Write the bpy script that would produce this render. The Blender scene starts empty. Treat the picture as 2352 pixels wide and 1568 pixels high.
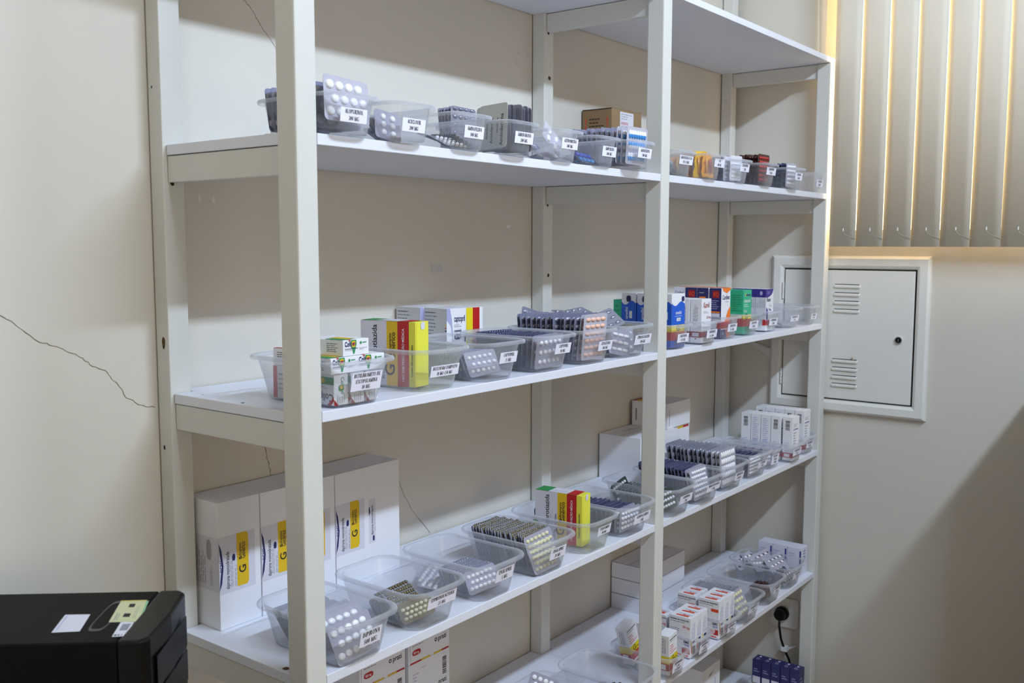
import bpy, math, random
from mathutils import Matrix, Vector, Euler
C = bpy.context.scene.collection
R = math.radians
rnd = random.Random(7)

# ------------------------------------------------------------------ camera, light, exposure
ZF = 1.42                                   # height of the third shelf above the floor
cam_d = bpy.data.cameras.new('camera'); cam = bpy.data.objects.new('camera', cam_d); C.objects.link(cam)
cam.location = (-1.0103, -1.5991, 0.27157 + ZF); cam.rotation_euler = (1.47167, -0.00148, -0.91525)
cam_d.sensor_width = 36; cam_d.lens = 2233.48 / 2352 * 36; cam_d.clip_start = 0.02
cam_d.dof.use_dof = True; cam_d.dof.focus_distance = 2.15; cam_d.dof.aperture_fstop = 7.0
sc = bpy.context.scene; sc.camera = cam
w = bpy.data.worlds.new('world'); sc.world = w; w.use_nodes = True
w.node_tree.nodes['Background'].inputs[0].default_value = (0.9, 0.8, 0.62, 1)
w.node_tree.nodes['Background'].inputs[1].default_value = 1.0
sc.view_settings.view_transform = 'Standard'; sc.view_settings.look = 'None'
sc.view_settings.exposure = 0.0; sc.view_settings.gamma = 1.0; sc.view_settings.use_curve_mapping = False
sc.cycles.transparent_max_bounces = 40; sc.cycles.max_bounces = 10; sc.cycles.diffuse_bounces = 6
sc.cycles.caustics_reflective = False; sc.cycles.caustics_refractive = False
sc.cycles.sample_clamp_indirect = 6.0; sc.cycles.use_denoising = True
def area(name, loc, sx, sy, power, col, tilt=0):
    d = bpy.data.lights.new(name, 'AREA'); d.shape = 'RECTANGLE'; d.size = sx; d.size_y = sy
    d.energy = power; d.color = col; o = bpy.data.objects.new(name, d); o.location = loc; o.rotation_euler = (tilt, 0, 0); C.objects.link(o); return o
LIGHTS = [(0.55, -2.32, 1.90 + ZF), (-0.3, -4.2, 1.80 + ZF)]
area('lamp_near', LIGHTS[0], 1.60, 0.10, 92, (0.69, 0.87, 1.10), R(42))
area('lamp_near_up', (LIGHTS[0][0], LIGHTS[0][1], LIGHTS[0][2] + 0.07), 1.60, 0.10, 90, (0.70, 0.87, 1.08), R(180))
area('fill_lamp_far', LIGHTS[1], 1.20, 0.10, 2, (1.0, 0.80, 0.58))  # weak warm fill, added behind the camera to lift the ambient

# ------------------------------------------------------------------ materials
def lin(h):
    h = h.lstrip('#'); o = []
    for i in (0, 2, 4):
        c = int(h[i:i+2], 16) / 255; o.append(c/12.92 if c <= 0.04045 else ((c+0.055)/1.055)**2.4)
    return tuple(o) + (1,)
MATS = {}
def mat(name, hexc, rough=0.5, metal=0.0, spec=0.5, noise=0.0, nscale=6.0, bump=0.0, coat=0.0, emit=None):
    if name in MATS: return MATS[name]
    m = bpy.data.materials.new(name); m.use_nodes = True; nt = m.node_tree; b = nt.nodes['Principled BSDF']
    c = lin(hexc); b.inputs['Base Color'].default_value = c; b.inputs['Roughness'].default_value = rough
    b.inputs['Metallic'].default_value = metal; b.inputs['Specular IOR Level'].default_value = spec
    b.inputs['Coat Weight'].default_value = coat
    if noise or bump:
        tc = nt.nodes.new('ShaderNodeTexCoord'); n = nt.nodes.new('ShaderNodeTexNoise')
        n.inputs['Scale'].default_value = nscale; n.inputs['Detail'].default_value = 6
        nt.links.new(tc.outputs['Object'], n.inputs['Vector'])
        if noise:
            r = nt.nodes.new('ShaderNodeMix'); r.data_type = 'RGBA'
            r.inputs[6].default_value = tuple(x*(1-noise) for x in c[:3]) + (1,)
            r.inputs[7].default_value = tuple(min(1, x*(1+noise)) for x in c[:3]) + (1,)
            nt.links.new(n.outputs['Fac'], r.inputs[0]); nt.links.new(r.outputs[2], b.inputs['Base Color'])
        if bump:
            n2 = nt.nodes.new('ShaderNodeTexNoise'); n2.inputs['Scale'].default_value = nscale*22
            nt.links.new(tc.outputs['Object'], n2.inputs['Vector'])
            bp = nt.nodes.new('ShaderNodeBump'); bp.inputs['Strength'].default_value = bump; bp.inputs['Distance'].default_value = 0.002
            nt.links.new(n2.outputs['Fac'], bp.inputs['Height']); nt.links.new(bp.outputs[0], b.inputs['Normal'])
    if emit:
        b.inputs['Emission Color'].default_value = lin(emit[0]); b.inputs['Emission Strength'].default_value = emit[1]
    MATS[name] = m; return m
WALL = mat('wall_paint', '#d2ccc2', 0.6, noise=0.025, nscale=2.5, bump=0.06)
POST = mat('post_paint', '#d5d4cf', 0.42, noise=0.03, nscale=3.0, bump=0.04)
SHELF = mat('shelf_melamine', '#e1e3ee', 0.38, noise=0.015, nscale=4.0)
FLOORM = mat('floor_tile', '#8a7356', 0.35, noise=0.08, nscale=5)
CEIL = mat('ceiling_paint', '#e2d8c2', 0.8)
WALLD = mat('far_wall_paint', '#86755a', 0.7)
DARK = mat('dark_gap', '#2a2016', 0.9)
WOODHOLE = mat('bare_wood', '#5a4022', 0.9)
PANELM = mat('panel_enamel', '#e3e1dc', 0.35)
STEEL = mat('bright_metal', '#b8bac0', 0.25, metal=1.0)
WHITE = mat('white_card', '#e8e8ee', 0.45)
GREYCARD = mat('grey_card', '#cfd0d3', 0.5)
PAPER = mat('label_paper', '#ecebfa', 0.6)
INK = mat('black_ink', '#17151f', 0.6)
FINE = mat('grey_ink', '#85868f', 0.6)
BLACKP = mat('computer_black', '#0a0a0b', 0.35, spec=0.25)
BLACKTOP = mat('computer_case_paint', '#0c0b0b', 0.55, spec=0.12, noise=0.1, nscale=30, bump=0.05)
SILVER = mat('foil_silver', '#a7a9b6', 0.28, metal=0.75)
FOILBACK = mat('foil_print_side', '#c4c5c0', 0.45, metal=0.15)
KRAFT = mat('kraft_cardboard', '#8d7354', 0.8, noise=0.06, nscale=9)
KRAFTD = mat('kraft_edge', '#3c2f1e', 0.8)
RED = mat('print_red', '#b3161b', 0.45); YEL = mat('print_yellow', '#e8d21d', 0.45)
GOLD = mat('print_gold', '#dcb514', 0.45); LEMON = mat('print_lemon', '#e2de45', 0.45)
GREEN = mat('print_green', '#1f8a4c', 0.45); TEAL = mat('print_teal', '#2fae84', 0.45)
BLUE = mat('print_blue', '#1559c8', 0.4); NAVY = mat('print_navy', '#25245c', 0.4)
ORANGE = mat('print_orange', '#ee7a1c', 0.45); LILAC = mat('print_lilac', '#a9aad2', 0.5)
PURPLE = mat('print_purple', '#3a2a86', 0.45); DEEP = mat('print_deep_red', '#8f1420', 0.5)
REDOR = mat('print_vermilion', '#d9431c', 0.5); PINK = mat('print_pink', '#d98a80', 0.5)

def plastic(name, col, fac, gain, rough):
    m = bpy.data.materials.new(name); m.use_nodes = True; nt = m.node_tree
    for n in list(nt.nodes): nt.nodes.remove(n)
    N = nt.nodes.new; out = N('ShaderNodeOutputMaterial'); mx = N('ShaderNodeMixShader'); body = N('ShaderNodeMixShader'); skin = N('ShaderNodeMixShader')
    tr = N('ShaderNodeBsdfTransparent'); tr.inputs[0].default_value = (0.985, 0.987, 0.99, 1)
    df = N('ShaderNodeBsdfDiffuse'); df.inputs[0].default_value = lin(col); tl = N('ShaderNodeBsdfTranslucent'); tl.inputs[0].default_value = lin(col)
    gl = N('ShaderNodeBsdfGlossy'); gl.inputs['Roughness'].default_value = rough; body.inputs[0].default_value = .5
    lw = N('ShaderNodeLayerWeight'); lw.inputs[0].default_value = 0.4
    ma = N('ShaderNodeMath'); ma.operation = 'MULTIPLY_ADD'; ma.inputs[1].default_value = gain; ma.inputs[2].default_value = fac
    fr = N('ShaderNodeFresnel'); fr.inputs[0].default_value = 1.45; fm = N('ShaderNodeMath'); fm.operation = 'MULTIPLY'; fm.inputs[1].default_value = .75
    L = nt.links.new; L(lw.outputs['Facing'], ma.inputs[0]); L(ma.outputs[0], mx.inputs[0]); L(df.outputs[0], body.inputs[1]); L(tl.outputs[0], body.inputs[2])
    L(tr.outputs[0], mx.inputs[1]); L(body.outputs[0], mx.inputs[2]); ge = N('ShaderNodeNewGeometry'); iv_ = N('ShaderNodeMath'); iv_.operation = 'SUBTRACT'; iv_.inputs[0].default_value = 1; m2 = N('ShaderNodeMath'); m2.operation = 'MULTIPLY'; L(ge.outputs['Backfacing'], iv_.inputs[1]); L(fr.outputs[0], fm.inputs[0]); L(fm.outputs[0], m2.inputs[0]); L(iv_.outputs[0], m2.inputs[1]); L(m2.outputs[0], skin.inputs[0]); L(mx.outputs[0], skin.inputs[1]); L(gl.outputs[0], skin.inputs[2]); L(skin.outputs[0], out.inputs[0])
    MATS[name] = m; return m
TUBM = plastic('clear_polypropylene', '#e2e6f0', 0.085, 0.26, 0.16)
RIMM = plastic('clear_polypropylene_rim', '#e6e9f2', 0.26, 0.36, 0.14)

# ------------------------------------------------------------------ mesh helpers
class MB:
    def __init__(s): s.v = []; s.f = []; s.m = []; s.mats = []
    def mi(s, m):
        if m not in s.mats: s.mats.append(m)
        return s.mats.index(m)
    def add(s, vs, fs, m, M=None):
        o = len(s.v); k = s.mi(m)
        s.v += [tuple(M @ Vector(p)) if M else tuple(p) for p in vs]
        for f in fs: s.f.append([i+o for i in f]); s.m.append(k)
        return s
    def box(s, x0, x1, y0, y1, z0, z1, m, M=None):
        vs = [(x0,y0,z0),(x1,y0,z0),(x1,y1,z0),(x0,y1,z0),(x0,y0,z1),(x1,y0,z1),(x1,y1,z1),(x0,y1,z1)]
        return s.add(vs, [(0,3,2,1),(4,5,6,7),(0,1,5,4),(1,2,6,5),(2,3,7,6),(3,0,4,7)], m, M)
    def prism(s, poly, z0, z1, m, M=None):
        n = len(poly); vs = [(x,y,z0) for x,y in poly] + [(x,y,z1) for x,y in poly]
        fs = [tuple(range(n-1,-1,-1)), tuple(range(n,2*n))] + [(i,(i+1)%n,n+(i+1)%n,n+i) for i in range(n)]
        return s.add(vs, fs, m, M)
    def rings(s, rs, m, close0=False, close1=False, M=None):
        n = len(rs[0]); vs = [p for r in rs for p in r]; fs = []
        for k in range(len(rs)-1):
            for i in range(n):
                j = (i+1) % n; fs.append((k*n+i, k*n+j, (k+1)*n+j, (k+1)*n+i))
        if close0: fs.append(tuple(range(n-1,-1,-1)))
        if close1: fs.append(tuple((len(rs)-1)*n+i for i in range(n)))
        return s.add(vs, fs, m, M)
    def tube(s, pts, r, m, n=8):
        rs = []
        for i, p in enumerate(pts):
            p = Vector(p); a = Vector(pts[max(i-1,0)]); b = Vector(pts[min(i+1,len(pts)-1)])
            t = (b-a).normalized(); u = t.orthogonal().normalized(); v = t.cross(u)
            rs.append([tuple(p + u*r*math.cos(2*math.pi*k/n) + v*r*math.sin(2*math.pi*k/n)) for k in range(n)])
        # keep ring twist small
        return s.rings(rs, m, True, True)
    def mesh(s, name, smooth=False):
        me = bpy.data.meshes.new(name); me.from_pydata(s.v, [], s.f)
        for m in s.mats: me.materials.append(m)
        me.polygons.foreach_set('material_index', s.m)
        if smooth: me.polygons.foreach_set('use_smooth', [True]*len(s.f))
        me.update(); return me
    def build(s, name, parent=None, smooth=False, bevel=0.0, loc=None):
        return obj(name, s.mesh(name, smooth), parent, loc, bevel=bevel)
def obj(name, me, parent=None, loc=None, rot=None, bevel=0.0):
    o = bpy.data.objects.new(name, me); C.objects.link(o)
    if parent is not None: o.parent = parent
    if loc is not None: o.location = loc
    if rot is not None: o.rotation_euler = rot
    if bevel:
        b = o.modifiers.new('bevel', 'BEVEL'); b.width = bevel; b.segments = 2; b.limit_method = 'ANGLE'; b.angle_limit = R(40)
    return o
def tag(o, label, cat, group=None):
    o['label'] = label; o['category'] = cat
    if group: o['group'] = group
    return o
def thing(name, label, cat, loc=(0,0,0), rot=(0,0,0), group=None):
    o = bpy.data.objects.new(name, None); C.objects.link(o); o.location = loc; o.rotation_euler = rot
    o.empty_display_size = 0.02; return tag(o, label, cat, group)
def struct(o): o['kind'] = 'structure'; return o
def rrect(w, l, r, n=5):
    pts = []
    for sx, sy, a0 in ((1,1,0),(-1,1,90),(-1,-1,180),(1,-1,270)):
        for i in range(n+1):
            a = R(a0 + 90*i/n); pts.append((sx*(w/2-r) + r*math.cos(a), sy*(l/2-r) + r*math.sin(a)))
    return pts

# ------------------------------------------------------------------ lettering: a drawn serif face for the tub labels
TK, TN = 0.185, 0.075
def _seg(x0, y0, x1, y1, w):
    dx, dy = x1-x0, y1-y0; L = math.hypot(dx, dy) or 1; 
    if abs(dy) > 1e-6:                      # slanted strokes end level
        h = w*L/abs(dy)/2; return [(x0-h,y0),(x0+h,y0),(x1+h,y1),(x1-h,y1)]
    return [(x0,y0-w/2),(x1,y0-w/2),(x1,y0+w/2),(x0,y0+w/2)]
def _arc(cx, cy, rx, ry, a0, a1, tk=TK, tn=TN):
    n = max(4, int(abs(a1-a0)/24)); q = []
    for i in range(n):
        A, B = R(a0+(a1-a0)*i/n), R(a0+(a1-a0)*(i+1)/n); p = []
        for a, inner in ((A,0),(B,0),(B,1),(A,1)):
            t = tn + (tk-tn)*abs(math.cos(a)); k = t if inner else 0
            p.append((cx+(rx-k)*math.cos(a), cy+(ry-min(k,tn*1.3))*math.sin(a)))
        q.append(p)
    return q
def _ser(x, y, w=0.15): return [(x-w,y),(x+w,y),(x+w,y+0.055),(x-w,y+0.055)]
def _st(x, y0=0, y1=1, w=TK, b=1, t=1):
    q = [[(x-w/2,y0),(x+w/2,y0),(x+w/2,y1),(x-w/2,y1)]]
    if b: q.append(_ser(x, y0))
    if t: q.append(_ser(x, y1-0.055))
    return q
def _hz(x0, x1, y, w=TN): return [(x0,y-w/2),(x1,y-w/2),(x1,y+w/2),(x0,y+w/2)]
def _tip(x, y0, y1): return [(x-0.035,y0),(x+0.035,y0),(x+0.035,y1),(x-0.035,y1)]
GL = {
'A': (.72, [_seg(.1,0,.36,1,TN), _seg(.36,1,.62,0,TK), _hz(.2,.52,.33), _ser(.1,0,.1), _ser(.62,0,.12)]),
'B': (.66, _st(.15) + [_hz(.15,.3,.96), _hz(.15,.3,.52), _hz(.15,.3,.04)] + _arc(.26,.75,.29,.25,-90,90) + _arc(.26,.27,.34,.27,-90,90)),
'C': (.68, _arc(.37,.5,.33,.5,45,315) + [_tip(.62,.68,1), _tip(.62,0,.26)]),
'D': (.74, _st(.15) + [_hz(.15,.3,.96), _hz(.15,.3,.04)] + _arc(.28,.5,.4,.5,-90,90)),
'E': (.62, _st(.15) + [_hz(.15,.56,.96), _hz(.15,.42,.5), _hz(.15,.56,.04), _tip(.55,.76,1), _tip(.55,0,.24), _tip(.42,.38,.62)]),
'F': (.58, _st(.15) + [_hz(.15,.54,.96), _hz(.15,.42,.5), _tip(.53,.74,1), _tip(.42,.38,.62)]),
'G': (.74, _arc(.37,.5,.33,.5,45,315) + [_tip(.62,.68,1)] + _st(.6,.02,.44,.15,0,1)),
'H': (.78, _st(.15) + _st(.63) + [_hz(.15,.63,.5)]),
'I': (.32, _st(.16)),
'L': (.58, _st(.15) + [_hz(.15,.53,.04), _tip(.52,0,.28)]),
'M': (.94, _st(.12,w=TN) + _st(.8) + [_seg(.14,1,.45,0,TK), _seg(.45,0,.78,1,TN)]),
'N': (.78, _st(.12,w=TN) + _st(.66,w=TN,b=0) + [_seg(.14,1,.64,0,TK)]),
'O': (.76, _arc(.38,.5,.34,.5,0,360)),
'P': (.62, _st(.15) + [_hz(.15,.3,.96), _hz(.15,.3,.46)] + _arc(.26,.71,.32,.29,-90,90)),
'R': (.72, _st(.15) + [_hz(.15,.3,.96), _hz(.15,.3,.5)] + _arc(.26,.73,.3,.27,-90,90) + [_seg(.32,.5,.58,0,TK), _ser(.62,0,.08)]),
'S': (.56, _arc(.28,.74,.22,.26,25,265,.14) + _arc(.28,.26,.24,.28,85,-155,.14) + [_tip(.46,.7,.98), _tip(.08,.04,.3)]),
'T': (.64, _st(.32,t=0) + [_hz(.04,.6,.96), _tip(.05,.72,1), _tip(.59,.72,1)]),
'U': (.76, _st(.16,.3,1,b=0) + _st(.62,.3,1,TN,0) + _arc(.39,.32,.28,.32,180,360)),
'V': (.7, [_seg(.1,1,.35,0,TK), _seg(.35,0,.6,1,TN), _ser(.1,.945,.12), _ser(.6,.945,.1)]),
'X': (.7, [_seg(.1,1,.58,0,TK), _seg(.1,0,.58,1,TN), _ser(.1,0,.1), _ser(.6,0,.1), _ser(.1,.945,.1), _ser(.58,.945,.1)]),
'Z': (.62, [_hz(.08,.54,.96), _hz(.08,.54,.04), _seg(.16,.04,.46,.96,TK), _tip(.08,.74,1), _tip(.54,0,.26)]),
'0': (.58, _arc(.28,.5,.25,.5,0,360)), '1': (.46, _st(.26,t=0) + [_seg(.1,.8,.25,1,TN)]),
'2': (.56, _arc(.28,.72,.22,.28,165,-25,.15) + [_seg(.12,.06,.43,.66,.13), _hz(.06,.5,.06,.13)]),
'3': (.56, _arc(.26,.76,.22,.24,150,-80,.15) + _arc(.26,.27,.25,.27,80,-150,.16)),
'4': (.58, [_seg(.08,.3,.36,1,TN), _hz(.05,.54,.28)] + _st(.38,t=0)),
'5': (.56, [_hz(.12,.48,.94,.12), _tip(.13,.5,.98)] + _arc(.26,.32,.25,.33,120,-150,.16)),
'6': (.58, _arc(.29,.3,.24,.3,0,360,.15) + _arc(.33,.45,.28,.55,100,190,.15)),
'7': (.54, [_hz(.06,.5,.94,.12), _seg(.2,0,.46,.92,.15)]),
'8': (.58, _arc(.29,.75,.2,.25,0,360,.14) + _arc(.29,.27,.24,.27,0,360,.15)),
'9': (.58, _arc(.29,.7,.24,.3,0,360,.15) + _arc(.25,.55,.28,.55,-80,10,.15)),
'+': (.6, [_hz(.1,.5,.5,.1), [(.25,.3),(.35,.3),(.35,.7),(.25,.7)]]), ',': (.28, [[(.08,-.15),(.16,-.15),(.22,.12),(.08,.12)]]),
'.': (.28, [[(.08,0),(.22,0),(.22,.14),(.08,.14)]]), ' ': (.34, []), '-': (.4, [_hz(.06,.34,.4,.1)]),
}
def serif_line(text):
    x = 0; q = []
    for ch in text:
        a, ps = GL[ch]; q += [[(px+x, py) for px, py in p] for p in ps]; x += a + 0.05
    return x, q
_FT = {}
def font_polys(text):
    if text in _FT: return _FT[text]
    cu = bpy.data.curves.new('t', 'FONT'); cu.body = text; cu.size = 1.0; cu.resolution_u = 3; cu.fill_mode = 'FRONT'; cu.offset = 0.016
    o = bpy.data.objects.new('t', cu); C.objects.link(o); dg = bpy.context.evaluated_depsgraph_get()
    me = bpy.data.meshes.new_from_object(o.evaluated_get(dg))
    vs = [(v.co.x, v.co.y) for v in me.vertices]; fs = [tuple(p.vertices) for p in me.polygons]
    bpy.data.objects.remove(o); bpy.data.curves.remove(cu); bpy.data.meshes.remove(me)
    xs = [p[0] for p in vs] or [0]
    _FT[text] = (vs, fs, min(xs), max(xs)); return _FT[text]
# ------------------------------------------------------------------ the room
RX = 2.3935; BY = 0.004
LV = [ZF+0.906, ZF+0.44757, ZF, ZF-0.44712, ZF-0.89078, ZF-1.36]
CEILZ = ZF + 2.10
def sbox(name, *a, m=WALL): b = MB(); b.box(*a, m); return struct(b.build(name))
sbox('floor', -2.2, 2.6, -5.2, 0.2, -0.1, 0.0, m=FLOORM)
sbox('ceiling', -2.2, 2.6, -5.2, 0.2, CEILZ, CEILZ+0.1, m=CEIL)
wb = sbox('wall_back', -2.2, 2.6, BY, 0.2, 0.0, CEILZ)
sbox('wall_left', -2.2, -2.0, -5.2, BY, 0.0, CEILZ, m=mat('left_wall_paint', '#e4dfd4', .6))
W2 = (-1.9, 0.4, 1.0, 2.35)
b = MB(); b.box(-2.0,W2[0],-5.2,-5.0,0,CEILZ,WALLD); b.box(W2[1],RX,-5.2,-5.0,0,CEILZ,WALLD); b.box(W2[0],W2[1],-5.2,-5.0,0,W2[2],WALLD); b.box(W2[0],W2[1],-5.2,-5.0,W2[3],CEILZ,WALLD)
struct(b.build('wall_front'))
fill_win = bpy.data.objects.new('fill_window', None); C.objects.link(fill_win); fill_win.location = ((W2[0]+W2[1])/2, -5.1, (W2[2]+W2[3])/2); struct(fill_win)  # unseen glowing window, added as soft warm fill from the rear
b = MB(); hw, hh = (W2[1]-W2[0])/2, (W2[3]-W2[2])/2; fm = mat('window_frame_paint', '#d6d2c8', 0.4)
for y0, y1, z0, z1 in ((-hw,hw,-hh,-hh+.05),(-hw,hw,hh-.05,hh),(-hw,-hw+.05,-hh,hh),(hw-.05,hw,-hh,hh),(-.025,.025,-hh,hh)): b.box(y0,y1,-.03,.03,z0,z1,fm)
b.build('window_frame', fill_win); FILL_PANE = mat('fill_pane_rear', '#f2ead8', 0.6, emit=('#fff0d0', 3.8))
for s in (-1, 1):
    b = MB(); b.box(*sorted((s*.025, s*(hw-.05))), -.005,.005, -hh+.05, hh-.05, FILL_PANE); b.build('pane', fill_win)
WY0, WY1, WZ0, WZ1 = -1.32, -0.40, ZF+0.285, ZF+1.45
b = MB(); b.box(RX, 2.6, -5.0, WY0, 0, CEILZ, WALL); b.box(RX, 2.6, WY1, BY, 0, CEILZ, WALL)
b.box(RX, 2.6, WY0, WY1, 0, WZ0, WALL); b.box(RX, 2.6, WY0, WY1, WZ1, CEILZ, WALL)
wr = struct(b.build('wall_right'))
win = bpy.data.objects.new('window_1', None); C.objects.link(win); win.location = (2.5, (WY0+WY1)/2, (WZ0+WZ1)/2); struct(win)
hw, hh = (WY1-WY0)/2, (WZ1-WZ0)/2
b = MB(); fm = mat('window_frame_paint', '#d6d2c8', 0.4)
for y0, y1, z0, z1 in ((-hw,hw,-hh,-hh+.04),(-hw,hw,hh-.04,hh),(-hw,-hw+.04,-hh,hh),(hw-.04,hw,-hh,hh),(-.02,.02,-hh,hh)): b.box(-.02,.02,y0,y1,z0,z1,fm)
b.build('window_frame', win)
PANE = mat('lit_frosted_pane', '#f2e6cc', 0.6, emit=('#ffe2b4', 6.5))
for s in (-1, 1):
    b = MB(); b.box(-.004,.004, *sorted((s*.02, s*(hw-.04))), -hh+.04, hh-.04, PANE); b.build('pane', win)
# hairline cracks, old tape and paint chips on the back wall
def ribbon(name, pts, wd, m, parent, y=BY-0.0004):
    b = MB(); vs = []
    for i, (x, z) in enumerate(pts):
        a, c = pts[max(i-1,0)], pts[min(i+1,len(pts)-1)]
        t = Vector((c[0]-a[0], c[1]-a[1])).normalized(); n = Vector((-t.y, t.x))*wd/2*(0.6+0.6*rnd.random())
        vs += [(x+n.x, y, z+n.y+ZF), (x-n.x, y, z-n.y+ZF)]
    b.add(vs, [(2*i,2*i+1,2*i+3,2*i+2) for i in range(len(pts)-1)], m); return b.build(name, parent)
def jag(pts):
    o = []
    for (x0,z0),(x1,z1) in zip(pts, pts[1:]):
        for k in range(5): t = k/5; o.append((x0+(x1-x0)*t+rnd.uniform(-.0016,.0016), z0+(z1-z0)*t+rnd.uniform(-.0016,.0016)))
    return o + [pts[-1]]
CRK = mat('crack_line', '#6e6552', 0.9)
ribbon('crack', jag([(.20,.78),(.217,.745),(.237,.728),(.257,.702),(.276,.684),(.292,.664),(.33,.62)]), .0009, CRK, wb)
ribbon('crack', jag([(-.40,.20),(-.33,.185),(-.276,.157),(-.249,.139),(-.214,.111),(-.185,.099),(-.144,.079),(-.129,.064),(-.101,.049),(-.084,.031),(-.062,-.002),(-.035,-.021),(-.006,-.028)]), .0013, CRK, wb)
ribbon('crack', jag([(.238,-.12),(.242,-.147),(.245,-.165),(.249,-.175),(.254,-.199),(.258,-.23)]), .0013, CRK, wb)
ribbon('crack', jag([(.60,-.25),(.635,-.297),(.652,-.332),(.682,-.377),(.741,-.444)]), .0011, CRK, wb)
ribbon('crack', jag([(.70,-.665),(.76,-.655),(.80,-.62),(.86,-.60)]), .0012, CRK, wb)
CHIP = mat('tape_remnant', '#c6c4c4', 0.5, noise=0.12, nscale=120); CHIPL = mat('paint_chip', '#e4e1da', 0.6)
def chip(x0, x1, z0, z1, m, name='paint_chip', n=9):
    b = MB(); cx, cz = (x0+x1)/2, (z0+z1)/2; vs = []
    for i in range(n):
        a = 2*math.pi*i/n; k = rnd.uniform(.7, 1.1); vs.append((cx+(x1-x0)/2*k*math.cos(a), BY-.0006, cz+(z1-z0)/2*k*math.sin(a)+ZF))
    b.add(vs, [tuple(range(n-1,-1,-1))], m); b.build(name, wb)
b = MB(); b.box(.751,.792,BY-.0008,BY,ZF+.203,ZF+.225,CHIP); b.build('tape_remnant', wb)
chip(.100,.106,.351,.364,CHIPL); chip(.130,.138,.350,.365,CHIPL); chip(1.048,1.068,.315,.325,CHIPL)
chip(1.092,1.104,.775,.787,CHIP); chip(1.136,1.146,.772,.79,CHIP); chip(1.086,1.098,.748,.758,CHIP)
# skirting along the walls
b = MB(); b.box(-2.0, RX, BY-.012, BY, 0, .07, mat('skirting', '#c9bfae', .5)); struct(b.build('baseboard_back'))

# ------------------------------------------------------------------ the shelving unit
PX = [0.0, 1.16032, 2.32067]; PW = 0.0428; FY0, FY1 = -0.4, -0.3528; RY0, RY1 = -0.0385, 0.0005
unit = thing('shelving_unit', 'tall cream painted wooden shelving unit with two bays against the back wall', 'shelf', (0,0,0))
for x in PX:
    b = MB(); b.box(x, x+PW, FY0, FY1, 0, LV[0]-.0184, POST); p = b.build('post', unit, bevel=.0035)
    b = MB(); b.box(x, x+PW, RY0, RY1, 0, ZF+1.30, POST); p = b.build('post', unit, bevel=.002)
TH = 0.0182; G = 0.0012
def board(poly, z): 
    b = MB(); b.prism(poly, z-TH, z, SHELF); return b.build('shelf_board', unit, bevel=.0012)
XM = PX[1] + PW/2; XE = PX[2] + PW + .004; YF, YB = -.3985, -.001
for i, z in enumerate(LV):
    f = 0 if i == 0 else 1
    nb = lambda x0, x1: [(x1, YB), (x1, RY0-G), (x0, RY0-G), (x0, YB)]          # notch round a rear post
    # left bay
    p = [(.007, FY1+G)] if f else [(.0, YF)]
    p += [(PX[0]+PW+G, FY1+G), (PX[0]+PW+G, YF), (PX[1]-G, YF), (PX[1]-G, FY1+G), (XM-.0004, FY1+G)] if f else [(XM-.0004, YF)]
    p += [(XM-.0004, RY0-G), (PX[1]-G, RY0-G), (PX[1]-G, YB), (PW+.006, YB), (PW+.006, RY0-G), (.007 if f else 0., RY0-G)]
    board(p, z)
    p = [(XM+.0004, FY1+G), (PX[1]+PW+G, FY1+G), (PX[1]+PW+G, YF), (PX[2]-G, YF), (PX[2]-G, FY1+G), (XE, FY1+G)] if f else [(XM+.0004, YF), (XE+.004, YF)]
    p += [(XE, RY0-G), (PX[2]-G, RY0-G), (PX[2]-G, YB), (PX[1]+PW+.006, YB), (PX[1]+PW+.006, RY0-G), (XM+.0004, RY0-G)]
    board(p, z)
    if i < 5:
        for k, x in enumerate(PX):
            x0 = x + .009; b = MB(); b.box(x0, x0+.022, FY1+.0006, RY0-.0012, z-.066, z-TH-.0015, POST); b.build('rail', unit, bevel=.0012)
def hole(c, ax, r, name='screw_hole', m=DARK):
    b = MB(); vs = []
    for i in range(10):
        a = 2*math.pi*i/10; k = r*rnd.uniform(.8, 1.15); u, v = k*math.cos(a), k*math.sin(a)*(1.5 if ax == 'x' else 1)
        vs.append({'x':(0,u,v),'y':(u,0,v),'z':(u,v,0)}[ax])
    b.add(vs, [tuple(range(10))], m); b.build(name, unit, loc=c)
for y, z, r in ((-.022,.088,.004),(-.014,-.102,.003),(-.012,.55,.0018)): hole((-.0004, y, z+ZF), 'x', r)
hole((-.0005,-.022,ZF+.095),'x',.006,'bare_wood_spot',WOODHOLE)
hole((1.184, RY0-.0004, ZF+.72), 'y', .0055, m=WOODHOLE); hole((1.183, RY0-.0004, ZF+.188), 'y', .0055, m=WOODHOLE); hole((1.1835, RY0-.0008, ZF+.188), 'y', .003)
for x in PX[:2]:
    for i in (0, 1): hole((x+.018, RY0-.0004, LV[i]-.068), 'y', .004)
hole((.0196,-.2223,LV[2]+.0004),'z',.0035,m=WOODHOLE); hole((.0182,-.3231,LV[3]+.0004),'z',.006,m=WOODHOLE); hole((.033,-.09,LV[2]+.0004),'z',.002,m=WOODHOLE)
# light beam on the right wall under the third shelf, modelled as a strip
b = MB(); b.prism([(-.088,-.075),(-.192,-.108),(-.192,-.142),(-.100,-.092)], 0, .012, POST, Matrix(((0,0,1,RX-.0125),(1,0,0,0),(0,1,0,ZF),(0,0,0,1)))); b.build('light_beam_strip', unit)

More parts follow.
